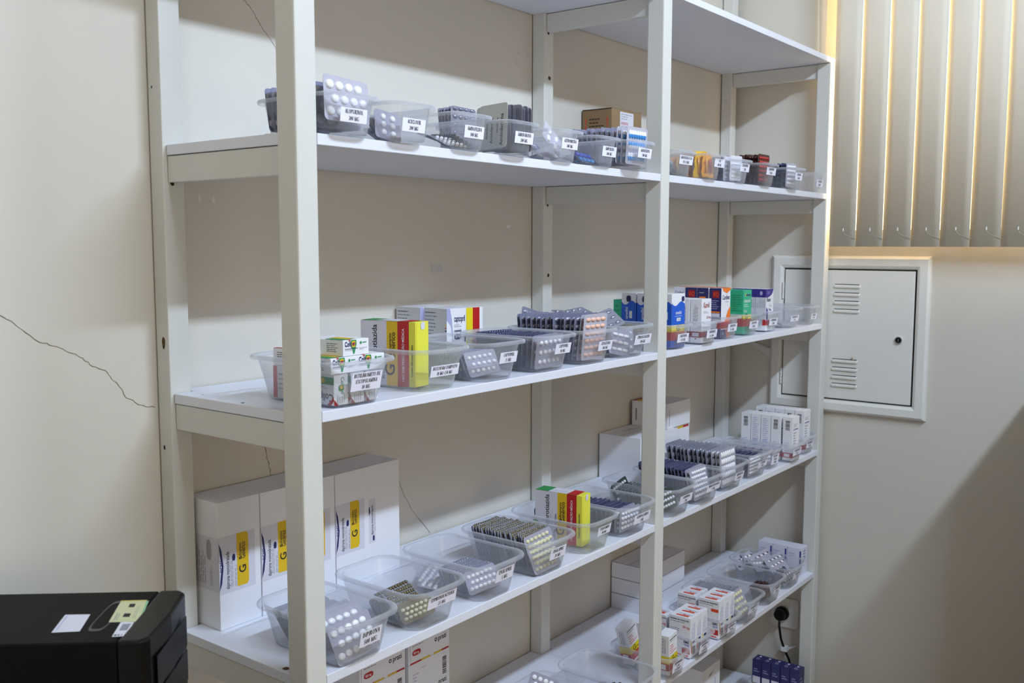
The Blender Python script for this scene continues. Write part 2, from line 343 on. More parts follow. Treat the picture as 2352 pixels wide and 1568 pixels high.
# ------------------------------------------------------------------ electrical panel on the right wall
Y0, Y1, Z0, Z1 = -.737, -.187, ZF-.317, ZF+.2355; XW = RX - .0005
pan = thing('electrical_panel', 'white metal electrical panel with louvres and a round lock on the right wall', 'panel', (XW, (Y0+Y1)/2, Z0))
oy, oz = -(Y0+Y1)/2, -Z0
fw = .046
b = MB()
prof = [(0,0),(-.013,.002),(-.019,.010),(-.019,fw-.012),(-.014,fw-.003),(-.006,fw)]
corners = [(Y0,Z0,1,1),(Y1,Z0,-1,1),(Y1,Z1,-1,-1),(Y0,Z1,1,-1)]
rs = [[(px, cy+sy*d+oy, cz+sz*d+oz) for cy,cz,sy,sz in corners] for px, d in prof]
b.rings(rs, PANELM); b.build('panel_frame', pan)
b = MB(); b.box(-.004, 0, Y0+fw-.004+oy, Y1-fw+.004+oy, Z0+fw-.004+oz, Z1-fw+.004+oz, DARK); b.build('dark_recess', pan)
d0, d1, e0, e1 = Y0+fw+.0045, Y1-fw-.0045, Z0+fw+.0045, Z1-fw-.0045
b = MB(); b.box(-.014, -.005, d0+oy, d1+oy, e0+oz, e1+oz, PANELM); b.build('panel_door', pan, bevel=.002)
for z0 in (.043, -.2185):
    for k in range(4):
        z = ZF + z0 + k*.0287; b = MB(); n = 8; rs = []
        for px, k2 in ((-.0138,1.0),(-.0185,.8),(-.0195,.35)):
            ring = []
            for i in range(n*2):
                a = math.pi*2*i/(n*2); ring.append((px, -.462+oy+(.040*(1 if math.cos(a)>0 else -1))+.006*k2*math.cos(a), z+oz+.0065*k2*math.sin(a)-.002*(1-k2)))
            rs.append(ring)
        b.rings(rs, PANELM, False, True); b.box(-.0165,-.0139,-.504+oy,-.42+oy,z+.0048+oz,z+.0078+oz,DARK); b.build('louvre', pan, smooth=False)
for z in (ZF+.110, ZF-.199):
    b = MB()
    for k in range(5): b.tube([(-.0165,-.2325+oy,z-.03+k*.012+oz),(-.0165,-.2325+oy,z-.0195+k*.012+oz)],.0042,PANELM)
    b.build('hinge', pan, smooth=False)
b = MB(); cyl = lambda r,n=20: [(r*math.cos(2*math.pi*i/n), r*math.sin(2*math.pi*i/n)) for i in range(n)]
MX = Matrix(((0,0,-1,0),(1,0,0,-.642+oy),(0,1,0,ZF-.047+oz),(0,0,0,1)))
b.prism(cyl(.0135), .0135, .018, PANELM, MX); b.prism(cyl(.0115), .018, .0205, STEEL, MX); b.prism(cyl(.0095), .0205, .021, BLACKP, MX); b.box(-.0012,.0012,-.005,.005,.021,.0215,STEEL,MX); b.build('lock', pan)
for y, z in ((-.488,-.121),(-.492,-.215)): 
    b = MB(); b.box(-.0172,-.0164,y+oy-.003,y+oy+.003,ZF+z+oz,ZF+z+oz+.003,mat('rust','#a8641e',.8)); b.build('rust_spot', pan)

# ------------------------------------------------------------------ vertical blind in front of the window
BLM = bpy.data.materials.new('blind_fabric'); BLM.use_nodes = True; nt = BLM.node_tree; pb = nt.nodes['Principled BSDF']
pb.inputs['Base Color'].default_value = lin('#dedcd2'); pb.inputs['Roughness'].default_value = .8
tl = nt.nodes.new('ShaderNodeBsdfTranslucent'); tl.inputs[0].default_value = lin('#f0e4cc'); mx = nt.nodes.new('ShaderNodeMixShader'); mx.inputs[0].default_value = .10
tcn = nt.nodes.new('ShaderNodeTexCoord'); wv = nt.nodes.new('ShaderNodeTexWave'); wv.inputs['Scale'].default_value = 260; wv.bands_direction = 'Z'
bpn = nt.nodes.new('ShaderNodeBump'); bpn.inputs['Strength'].default_value = .08; bpn.inputs['Distance'].default_value = .0005
nt.links.new(tcn.outputs['Object'], wv.inputs['Vector']); nt.links.new(wv.outputs['Fac'], bpn.inputs['Height']); nt.links.new(bpn.outputs[0], pb.inputs['Normal'])
nt.links.new(pb.outputs[0], mx.inputs[1]); nt.links.new(tl.outputs[0], mx.inputs[2]); nt.links.new(mx.outputs[0], nt.nodes['Material Output'].inputs[0])
BX = 2.326; bz0, bz1 = ZF+.267, ZF+1.60
blind = thing('vertical_blind', 'cream vertical fabric blind with bead chains covering the window', 'blind', (BX, -.412, bz0))
b = MB(); b.box(-.02,.03,-.95,.12,bz1-bz0,bz1-bz0+.04,PANELM); b.build('head_rail', blind)
CHAIN = mat('bead_chain', '#a9a69a', .4)
sp = .0897
for k in range(10):
    yc = -sp*(k+.5); a = R(3.6 + 1.0*math.sin(k*2.1)); hw2 = .0452; dx, dy = hw2*math.sin(a), hw2*math.cos(a)
    b = MB(); q = []
    for t in (-1,-.5,0,.5,1): q.append((dx*t - .003*(1-t*t), yc+dy*t))
    # +t end is the left edge in the photograph, set back towards the window
    vs = [(x,y,0) for x,y in q] + [(x,y,bz1-bz0) for x,y in q]
    b.add(vs, [(i,i+1,i+6,i+5) for i in range(4)], BLM); o = b.build('vane', blind, smooth=True)
    so = o.modifiers.new('thick','SOLIDIFY'); so.thickness = .0009
    if k < 8:
        b = MB(); x0 = -.006; b.tube([(x0,yc-.004,.062),(x0-.001,yc-.004,.052)],.0022,PANELM,6); b.build('chain_clip', blind)
        b = MB(); b.tube([(x0+(-dx-.004-x0)*t, yc-.004+(-dy)*t*1.0, .050-.024*t**.55) for t in [i/9 for i in range(10)]],.0011,CHAIN,5); b.build('bead_chain', blind)
b = MB(); b.add([(-.01,.03,.648),(.055,.075,.648),(-.005,.03,bz1-bz0),(.075,.105,bz1-bz0)], [(0,1,3,2)], BLM); b.build('vane', blind)

# ------------------------------------------------------------------ wall socket with plug and cord
soc = thing('wall_socket', 'white wall socket plate low on the right wall behind the shelves', 'socket', (RX, -.27, ZF-1.145))
b = MB(); b.prism(rrect(.104,.112,.012), 0, .009, PANELM, Matrix(((0,0,-1,0),(1,0,0,0),(0,1,0,.056),(0,0,0,1)))); b.build('cover_plate', soc, bevel=.002)
cd = thing('power_cord', 'black plug and cord hanging from the low wall socket', 'cord', (RX-.010, -.264, ZF-1.09))
MP = Matrix(((0,0,-1,0),(1,0,0,0),(0,1,0,0),(0,0,0,1)))
b = MB(); b.prism(cyl(.026), 0, .012, BLACKP, MP); b.prism(cyl(.021), .012, .036, BLACKP, MP); b.build('plug', cd, bevel=.002)
b = MB(); b.tube([(-.03,0,-.01),(-.036,-.002,-.04),(-.03,-.008,-.09),(-.022,-.02,-.13),(-.014,-.036,-.17),(-.012,-.045,-.22),(-.012,-.05,-.327)],.0045,BLACKP,8); b.build('cable', cd, smooth=True)
b = MB(); b.box(-.03,-.006,-.03,-.008,-.135,-.118,WHITE); b.add([(-.012,-.022,-.125),(-.012,-.06,-.108),(-.012,-.06,-.112),(-.012,-.022,-.135)],[(0,1,2,3)],WHITE); b.build('cable_tie_flag', cd)

# ------------------------------------------------------------------ computer tower on a desk, bottom left
TZ = ZF - .235; dk = ZF - .667
desk = thing('desk', 'plain grey desk carrying the black computer tower', 'desk', (-.62,-.47,0))
DW = mat('desk_laminate', '#8f8b84', .5); DA = Matrix.Rotation(R(0),4,'Z')
b = MB(); b.box(-.55,.42,-.40,.44,dk-.03,dk,DW); b.build('desk_top', desk, bevel=.003)
for x in (-.52,.36):
    for y in (-.37,.38): b = MB(); b.box(x,x+.04,y,y+.04,0,dk-.03,DW); b.build('leg', desk)
pc = thing('computer_tower', 'black desktop computer tower with paper stickers on its top', 'computer', (-.4078,-.2782,dk+.001), (0,0,R(-49)))
H = TZ - dk - .001; L2, W2 = .21, .0935
b = MB(); b.box(-L2, L2-.0415, -W2, W2, .012, H, BLACKTOP); b.build('case', pc, bevel=.003)
b = MB(); pf = [(L2-.041,-W2),(L2-.012,-W2),(L2-.002,-W2+.012),(L2+.002,0),(L2-.002,W2-.012),(L2-.012,W2),(L2-.041,W2)]
b.prism(pf, .006, H+.001, BLACKP); b.build('front_bezel', pc, bevel=.004)
b = MB(); b.box(L2+.0015,L2+.0026,-.070,.070,H-.075,H-.030,BLACKP); b.build('drive_bay', pc, bevel=.002)
b = MB(); b.box(L2+.0015,L2+.0026,-.070,.070,H-.125,H-.080,BLACKP); b.build('drive_bay', pc, bevel=.002)
b = MB(); b.tube([(L2+.001,.0,H-.17),(L2+.006,0,H-.17)],.012,STEEL,16); b.build('power_button', pc)
for x in (-.18,.16):
    for y in (-.07,.07): b = MB(); b.prism([(x+.012*math.cos(a*.7854),y+.012*math.sin(a*.7854)) for a in range(8)],0,.012,BLACKP); b.build('foot', pc)
iv = Matrix.Rotation(R(49),3,'Z')
def sticker(name, pts, m, dz=.0004, extra=()):
    b = MB(); q = [iv @ Vector((x+.4078, y+.2782, 0)) for x, y in pts]
    q = [Vector((p.x, p.y, H+dz)) for p in q]; b.add(q, [(0,3,2,1)], m)
    for u0,v0,u1,v1,mm in extra:
        f = lambda u,v: q[0].lerp(q[1],u).lerp(q[3].lerp(q[2],u),v) + Vector((0,0,.0002)); b.add([f(u0,v0),f(u1,v0),f(u1,v1),f(u0,v1)],[(0,3,2,1)],mm)
    b.build(name, pc)
STK = mat('sticker_white', '#d5d3de', .4)
sticker('blank_sticker', [(-.36,-.326),(-.338,-.352),(-.378,-.397),(-.403,-.372)], STK, extra=[(.08,.06,.16,.9,mat('faint_print','#b9b8d2',.5))])
sticker('licence_sticker', [(-.284,-.338),(-.258,-.367),(-.311,-.430),(-.338,-.398)], mat('sticker_sage','#c3c39a',.45), extra=[(0,0,1,.05,mat('sticker_yellow','#cfc06a',.5)),(.93,0,1,1,mat('sticker_green','#7fb488',.5)),(.38,.17,.58,.33,INK),(.36,.62,.58,.78,INK),(.12,.6,.15,.92,FINE),(.2,.6,.22,.92,FINE),(.7,.3,.71,.85,FINE),(.76,.25,.77,.85,FINE)])
sticker('barcode_sticker', [(-.328,-.411),(-.315,-.423),(-.35,-.459),(-.362,-.447)], STK, extra=[(.25,.15,.85,.6,FINE),(.1,.86,.3,.95,INK),(.38,.86,.5,.95,INK),(.62,.86,.68,.95,INK)])
b = MB(); TP = mat('dried_glue', '#3a3a3c', .3)
MO = Matrix.Translation((.4126-.33,.2727-.355,0)); 
ce = iv @ Vector((.4078-.325,.2782-.375,0)); aa = R(225+49)
pr_o = [((.012 if abs(math.cos(t))>.3 else .012)*math.cos(t), .055*math.sin(t)) for t in [2*math.pi*i/28 for i in range(28)]]
vs = []
for i in range(28):
    t = 2*math.pi*i/28; cx2, sy2 = math.cos(t), math.sin(t)
    for k in (1.0, .86): 
        p = Matrix.Rotation(R(90),3,'Z') @ Vector((.055*k*math.copysign(abs(sy2)**.6,sy2), .012*k*math.copysign(abs(cx2)**.5,cx2),0)); vs.append((ce.x+p.x, ce.y+p.y+.0, H+.0003))
b.add(vs, [(2*i,2*i+1,2*((i+1)%28)+1,2*((i+1)%28)) for i in range(28)], TP); b.build('glue_mark', pc)

# ------------------------------------------------------------------ out of frame: lamp housings, and the cabinet whose top edge shades the right wall
for k, (x, y, z) in enumerate(LIGHTS):
    t = thing('ceiling_light', ('white fluorescent ceiling batten nearest the shelves','unseen ceiling batten added for warm fill, farther from the shelves')[k], 'lamp', (x, y, z+.012))
    b = MB(); b.box(-.6,.6,-.05,.05,.004,.06,PANELM); b.build('housing', t, bevel=.004)
    b = MB(); b.box(-.006,.006,-.006,.006,.06,CEILZ-z-.012,PANELM); b.build('hanger', t)
cab = thing('filing_cabinet', 'tall grey steel cabinet beside the right wall out of frame', 'cabinet', (2.02,-1.48,0))
CG = mat('cabinet_grey', '#9b9a94', .4)
b = MB(); b.box(-.30,.37,-.26,.26,.02,ZF+.085,CG); b.build('body', cab, bevel=.003)
for k in range(4): b = MB(); b.box(-.313,-.301,-.25,.25,.05+k*.36,.05+k*.36+.345,CG); b.build('drawer', cab, bevel=.002)
# ------------------------------------------------------------------ plastic tubs
TUBS = {'B': (.1623,.2412,.0795,.108,.190,.040,.028), 'S': (.122,.205,.065,.085,.170,.030,.022)}
TUBME = {}
def tub_meshes(t):
    if t in TUBME: return TUBME[t]
    w, l, h, bw, bl, rr, br = TUBS[t]; lip = .0085; b = MB(); N = 6
    def ring(k, z, inset=0):
        W = bw + (w-2*lip-bw)*k - 2*inset; L = bl + (l-2*lip-bl)*k - 2*inset
        return [(x,y,z) for x,y in rrect(W, L, br + (rr-br)*k - inset*.5, N)]
    b.rings([ring(-.06,0,.004), ring(0,.0025), ring(.1,.009), ring(.55,h*.55), ring(1,h-.004)], TUBM, True, False)
    b.rings([ring(1,h-.004,.001), ring(.55,h*.55,.001), ring(.1,.0095,.001), ring(0,.004,.001)], TUBM, False, True)
    body = b.mesh('tub_body', True)
    b = MB()
    def rim(W, L, z): return [(x,y,z) for x,y in rrect(W, L, rr, N)]
    b.rings([rim(w-2*lip-.002,l-2*lip-.002,h-.0045), rim(w-2*lip-.001,l-2*lip-.001,h-.001), rim(w-lip,l-lip,h+.0004), rim(w-.002,l-.002,h-.0008), rim(w,l,h-.004), rim(w-.0015,l-.0015,h-.0075)], RIMM)
    TUBME[t] = (body, b.mesh('tub_rim', True)); return TUBME[t]
def front_y(t, z):
    w, l, h, bw, bl, rr, br = TUBS[t]; return -(bl/2 + (l/2-.0085-bl/2)*max(0,min(1,z/h)))
class Tub: pass
SHORT = {'alop':('allopurinol tub','against the near post'),'acic':('aciclovir tub','nearly empty'),'amin':('aminophylline tub','nearly empty in front'),'amio':('amiodarone tub','full of upright packs'),'azit':('azithromycin tub','with jumbled packs'),'ampi':('ampicillin tub','with indigo capsules'),'amox':('amoxicillin tub','with blue and white capsules'),
'clav':('amoxicillin clavulanate tub','with grey foil'),'aas':('yellow aspirin tub','full of yellow foil'),'anl5':('white amlodipine tub','with white packs'),'anl10':('red amlodipine tub','with dark red packs'),'aten':('silver atenolol tub','with silver packs'),'aten2':('last small atenolol tub','nearly empty beside the end post'),
'buti':('butylscopolamine tub','piled with white cartons'),'busc':('buscopan tub','holding one yellow carton'),'cap25':('half-full captopril tub','half full of slanted packs'),'cap50':('full captopril tub','packed full'),'cefa':('cephalexin tub','overfull of pink capsules'),'cipr':('ciprofloxacin tub','with dark packs'),
'carv3':('blue carvedilol tub','with blue cartons'),'carv6':('white carvedilol tub','with white cartons'),'carv12':('navy carvedilol tub','with navy and orange cartons'),'cilo':('cilostazol tub','with green cartons'),'clop':('clopidogrel tub','with purple-topped cartons'),'dexa':('dexamethasone tub','nearly empty'),'digo':('digoxin tub','empty, beside the end post'),
'dip':('dipyrone tub','against the near post'),'esp':('spironolactone tub','a third full'),'en5':('half-full enalapril tub','with grey packs at the front only'),'en20':('full enalapril tub','packed with amber packs'),'furo':('furosemide tub','holding one yellow carton'),'glib':('glibenclamide tub','beside the middle post'),'glim':('glimepiride tub','with dark green packs'),'hid':('hydrochlorothiazide tub','heaped with navy packs'),'ibu':('ibuprofen tub','heaped with white caplets'),'iso':('isosorbide tub','with small white tablets'),'levd':('levodopa tub','half hidden'),'lev1':('nearer levothyroxine tub','nearer of two with tall white cartons'),'lev2':('farther levothyroxine tub','by the end post'),
'e3':('leftmost fourth-shelf tub',''),'e2':('almost empty fourth-shelf tub',''),'m25':('tipped metoprolol tub','with cartons leaning over'),'m50':('middle metoprolol tub','with four upright cartons'),'m100':('last metoprolol tub','with five upright cartons'),'met':('metronidazole tub','full of green-grey packs'),'nife':('nifedipine tub','with brown packs at the front'),'ome':('omeprazole tub','heaped with maroon capsules'),'azul':('navy carton tub','')}
TUB = {}
def tub(key, t, lv, x, y, lines, desc, lx=.006, lz=None, lw=.06, lh=None, sh=None):
    w, l, h, bw, bl, rr, br = TUBS[t]; o = Tub(); o.t, o.x, o.y, o.z = t, x, y, LV[lv]; o.h = h; TUB[key] = o
    what = ('large' if t == 'B' else 'small')
    head = ' '.join(lines) if lines else ''
    o.name = SHORT[key][0]
    lab = f'{what} clear plastic tub labelled {head}, {SHORT[key][1]}' if head else desc
    r = thing('plastic_tub', lab, 'tub', (x, y, o.z+.0003)); r['group'] = 'clear plastic tubs of medicine on the shelves'
    body, rm = tub_meshes(t); obj('tub_body', body, r); obj('rim', rm, r)
    if lines:
        lz = lz or h*.55; lh = lh or (.0225 if len(lines) == 2 else .0315)
        y0, y1 = front_y(t, lz-lh/2), front_y(t, lz+lh/2); off = .0009
        P = lambda u, v, d=0: (lx + u*lw, y0 + (y1-y0)*v - off - d, lz - lh/2 + lh*v)
        b = MB(); b.add([P(-.5,0),P(.5,0),P(.5,1),P(-.5,1)], [(0,1,2,3)], PAPER); st = b.build('label_sticker', r)
        b = MB(); n = len(lines); gap = 1.0/(n+.12)
        for i, ln in enumerate(lines):
            adv, qs = serif_line(ln); ch = .72*gap*(.92 if n == 3 else .86); cap_m = ch*lh; sx = min(cap_m*.86, lw*.94/adv)/lw
            v0 = 1 - gap*(i+1) + gap*.17
            for q in qs: b.add([P((p[0]-adv/2)*sx, v0+p[1]*ch, .0004) for p in q], [tuple(range(len(q)))], INK)
        b.build('lettering', st)
    return o

# ------------------------------------------------------------------ blister packs
TABME = {}
def tablet_mesh(pw, ph, dp, c1, c2=None, name='tablet', n=10, half=True):
    k = (pw, ph, dp, c1.name, c2.name if c2 else '', n)
    if k in TABME: return TABME[k]
    b = MB(); rs = []
    for zc, s in ((0,1.0),(.55,.93),(.86,.62),(1,.0)):
        ring = []
        for i in range(n):
            a = 2*math.pi*i/n; ca, sa = math.cos(a), math.sin(a)
            e = .75 if max(pw,ph) > 1.6*min(pw,ph) else 1.0
            ring.append((pw/2*math.copysign(abs(ca)**e,ca)*max(s,.02), -dp*zc, ph/2*math.copysign(abs(sa)**e,sa)*max(s,.02)))
        rs.append(ring)
    b.rings(rs, c1, False, True)
    if c2:
        k2 = b.mi(c2)
        for i, f in enumerate(b.f):
            cx = sum(b.v[j][0] for j in f)/len(f); cz = sum(b.v[j][2] for j in f)/len(f)
            if (cz if ph > pw else cx) < 0: b.m[i] = k2
    TABME[k] = b.mesh(name, True); return TABME[k]
def grid(w, h, c, r, stag=False, m=.008):
    o = []
    for j in range(r):
        for i in range(c):
            x = -w/2 + m + (w-2*m)*(i+.5)/c + ((w-2*m)/c*.25*(1 if j % 2 else -1) if stag else 0)
            o.append((x, m*.6 + (h-1.2*m)*(j+.5)/r))
    return o
SHEETME = {}
def sheet(w, h, m, r=.007, th=.0006):
    b = MB(); M = Matrix(((1,0,0,0),(0,0,-1,0),(0,1,0,h/2),(0,0,0,1))); b.prism(rrect(w,h,r,3), -th/2, th/2, m, M); return b
def P_(name, hexc, rough=.25, **k): return mat(name, hexc, rough, coat=.4, **k)
PILLW = P_('pill_white', '#f1f0f4'); PILLC = P_('pill_cream', '#d9d4b2'); PILLP = P_('pill_pink', '#eec0ad')
PILLB = P_('capsule_blue', '#3f8fd6'); PILLN = P_('pill_indigo', '#2c3aa8'); PILLR = P_('pill_red', '#a8241c'); PILLM = P_('capsule_maroon', '#4a1d26')
F_SIL = mat('film_silver', '#9496ac', .16, metal=.4); F_GRY = mat('film_grey_lilac', '#a6a5b6', .2, metal=.15)
F_DRK = mat('film_dark_navy', '#44466a', .14, metal=.4); F_AMB = mat('film_amber', '#837a5f', .13, metal=.5)
F_GRN = mat('film_green_grey', '#7c8279', .14, metal=.55); F_MAR = mat('film_maroon', '#3b1214', .16, metal=.1)
F_LIL = mat('film_pale_lilac', '#bdbbca', .2, metal=.1); F_BLK = mat('film_black', '#23242c', .15)
F_WHT = mat('film_white', '#dcdde6', .25); F_BRN = mat('film_brown', '#3a1e20', .15, metal=.2); F_TEA = mat('film_dark_green', '#47534e', .15, metal=.4)
# key: w, h, cols, rows, pill w, pill h, colour, colour2, front sheet, rear film, stagger
BL = {
 'alop': (.098,.074,4,3,.0170,.0150,PILLW,None,F_LIL,F_GRY,True), 'acic': (.058,.052,2,3,.0120,.0115,PILLW,None,F_GRY,F_SIL,False),
 'amin': (.070,.056,5,4,.0080,.0060,PILLW,None,F_SIL,F_BLK,False), 'amio': (.078,.088,2,5,.0090,.0080,PILLW,None,FOILBACK,F_SIL,False),
 'azit': (.070,.050,2,2,.0130,.0180,PILLW,None,F_LIL,F_GRY,False), 'ampi': (.075,.050,4,2,.0130,.0130,PILLN,PILLB,F_DRK,F_DRK,True),
 'amox': (.092,.086,7,3,.0085,.0200,PILLW,PILLB,F_LIL,F_GRY,False), 'anl5': (.074,.070,5,5,.0070,.0070,PILLW,None,F_WHT,F_DRK,False),
 'anl10':(.088,.086,5,6,.0100,.0100,PILLR,None,F_MAR,F_MAR,False), 'aten': (.080,.074,5,5,.0095,.0085,PILLW,None,F_LIL,F_DRK,False),
 'cap25':(.098,.052,5,3,.0100,.0080,PILLW,None,F_GRY,F_GRY,True), 'cap50':(.100,.072,5,3,.0110,.0095,PILLW,None,F_GRY,F_DRK,False),
 'cefa': (.096,.106,4,6,.0180,.0088,PILLP,None,F_LIL,F_GRY,False), 'cipr': (.080,.062,3,3,.0190,.0080,PILLW,None,F_GRY,F_SIL,False),
 'dip':  (.102,.070,5,3,.0155,.0130,PILLW,None,F_GRY,F_GRN,True), 'esp':  (.092,.036,6,3,.0095,.0070,PILLC,None,F_AMB,F_AMB,True),
 'en5':  (.100,.048,6,3,.0110,.0085,PILLW,None,F_GRY,F_SIL,True), 'en20': (.104,.072,6,5,.0120,.0090,PILLC,None,F_GRY,F_AMB,True),
 'glib': (.100,.058,6,4,.0105,.0085,PILLW,None,F_GRY,F_DRK,False), 'glim': (.102,.054,6,3,.0105,.0085,PILLW,None,F_TEA,F_TEA,True),
 'hid':  (.106,.088,7,6,.0095,.0085,PILLW,None,F_GRY,F_DRK,True), 'ibu':  (.104,.112,7,5,.0078,.0165,PILLW,None,F_GRY,F_SIL,False),
 'iso':  (.098,.062,7,5,.0095,.0080,PILLW,None,F_GRY,F_DRK,False), 'levd': (.070,.046,4,3,.0110,.0085,PILLW,None,F_GRY,F_DRK,False),
 'met':  (.102,.082,5,4,.0145,.0125,PILLC,None,F_GRY,F_GRN,True), 'nife': (.080,.046,6,3,.0080,.0070,PILLM,None,F_BRN,F_BRN,False),
 'ome':  (.090,.048,4,2,.0170,.0085,PILLW,PILLM,F_GRY,F_DRK,True), 'whi':  (.085,.055,4,3,.0130,.0120,PILLW,None,F_GRY,F_GRY,True),
}
REAR = {}
BIGPILL = ('alop','amox','cefa','dip','ibu','met','ome','cipr','azit','ampi','whi','acic','anl10')
EDGES = {'film_dark_navy': mat('sheet_edge_navy', '#63657f', .25, metal=.3), 'film_grey_lilac': mat('sheet_edge_lilac', '#8d8ea8', .25, metal=.3)}
EDGE = mat('sheet_edge_silver', '#9b9cac', .25, metal=.35)
def rear_mesh(k):
    if k in REAR: return REAR[k]
    w, h, c, r, pw, ph, c1, c2, fs, fr, st = BL[k]; b = sheet(w, h, fr if k in ('anl10','nife','amin','aten') else EDGES.get(fr.name, EDGE))
    if k in BIGPILL: cells = grid(w, h, c, r, st, .005)
    else:
        nc = c*2; nr = max(2, r); pw = (w-.008)/nc*.8; ph = min(.0075, (h-.006)/nr*.75)
        cells = [(-w/2+.004+(w-.008)*(i+.5)/nc, h-.0048-(h-.008)/nr*j) for j in range(nr) for i in range(nc)]
    for x, z in cells:
        b.rings([[(x+pw*.56*s*math.cos(a), -.0004-.0040*q, z+ph*.56*s*math.sin(a)) for a in [2*math.pi*i/7 for i in range(7)]] for q, s in ((0,1),(.7,.85),(1,.4))], fr, False, True)
    REAR[k] = b.mesh('blister_pack', True)
    me = REAR[k]
    for p in me.polygons: p.use_smooth = len(p.vertices) == 4
    return me
NB = [0]
def blister_front(k, loc, rot, label, group=None, cat='blister pack', skip=0):
    w, h, c, r, pw, ph, c1, c2, fs, fr, st = BL[k]; NB[0] += 1
    t = thing('blister_pack', label, cat, loc, rot, group)
    if k not in SHEETME: SHEETME[k] = sheet(w, h, fs).mesh('foil_sheet')
    obj('foil_sheet', SHEETME[k], t); tm = tablet_mesh(pw, ph, .0042, c1, c2, 'capsule' if c2 else 'tablet')
    for i, (x, z) in enumerate(grid(w, h, c, r, st)):
        if skip and (i*7) % skip == 1: continue
        o = obj('capsule' if c2 else 'tablet', tm, t, (x, -.0004, z))
        if c2 and (i // c) % 2: o.rotation_euler = (0, math.pi, 0)
    return t
def blister_rear(k, loc, rot, label, group):
    NB[0] += 1; return tag(obj('blister_pack', rear_mesh(k), None, loc, rot), label, 'blister pack', group)
ORD = 'first second third fourth fifth sixth seventh eighth ninth tenth eleventh twelfth thirteenth fourteenth fifteenth sixteenth seventeenth eighteenth nineteenth twentieth twenty-first twenty-second twenty-third twenty-fourth twenty-fifth'.split()
def rowof(key, k, n, y0, y1, lean=0, lean1=None, z=.005, x=0, desc='grey', jit=1.0, front=True, yaw=0, fdesc='', nfront=1, dz1=0):
    """blister packs standing one behind the other in a tub, front one first"""
    T = TUB[key]; g = 'blister packs standing in the ' + T.name; lean1 = lean if lean1 is None else lean1
    for i in range(n):
        f = i/max(1, n-1); a = -R(lean + (lean1-lean)*f + rnd.uniform(-1.5,1.5)*jit)
        loc = (T.x + x + rnd.uniform(-.0022,.0022)*jit, T.y + y0 + (y1-y0)*f, T.z + z + dz1*f + rnd.uniform(0,.0022)*jit)
        rot = (a, R(rnd.uniform(-1.6,1.6))*jit, R(yaw + rnd.uniform(-1.5,1.5)*jit))
        if front and i < nfront: blister_front(k, loc, rot, f'{fdesc or desc} blister pack foremost in the {T.name}' if nfront == 1 else f'{fdesc or desc} blister pack {("foremost","second","third")[i]} in the {T.name}')
        else: blister_rear(k, loc, rot, f'{desc} blister pack, {ORD[i]} from the front in the {T.name}', g)
def loose(key, k, specs, desc, rear=False):
    """single packs lying or leaning: (x, y, z, rx, ry, rz, where)"""
    T = TUB[key]
    for x, y, z, rx, ry, rz, wh in specs:
        f = blister_rear if rear else blister_front
        f(k, (T.x+x, T.y+y, T.z+z), (R(rx), R(ry), R(rz)), f'{desc} blister pack {wh} the {T.name}', 'loose blister packs in the ' + T.name)

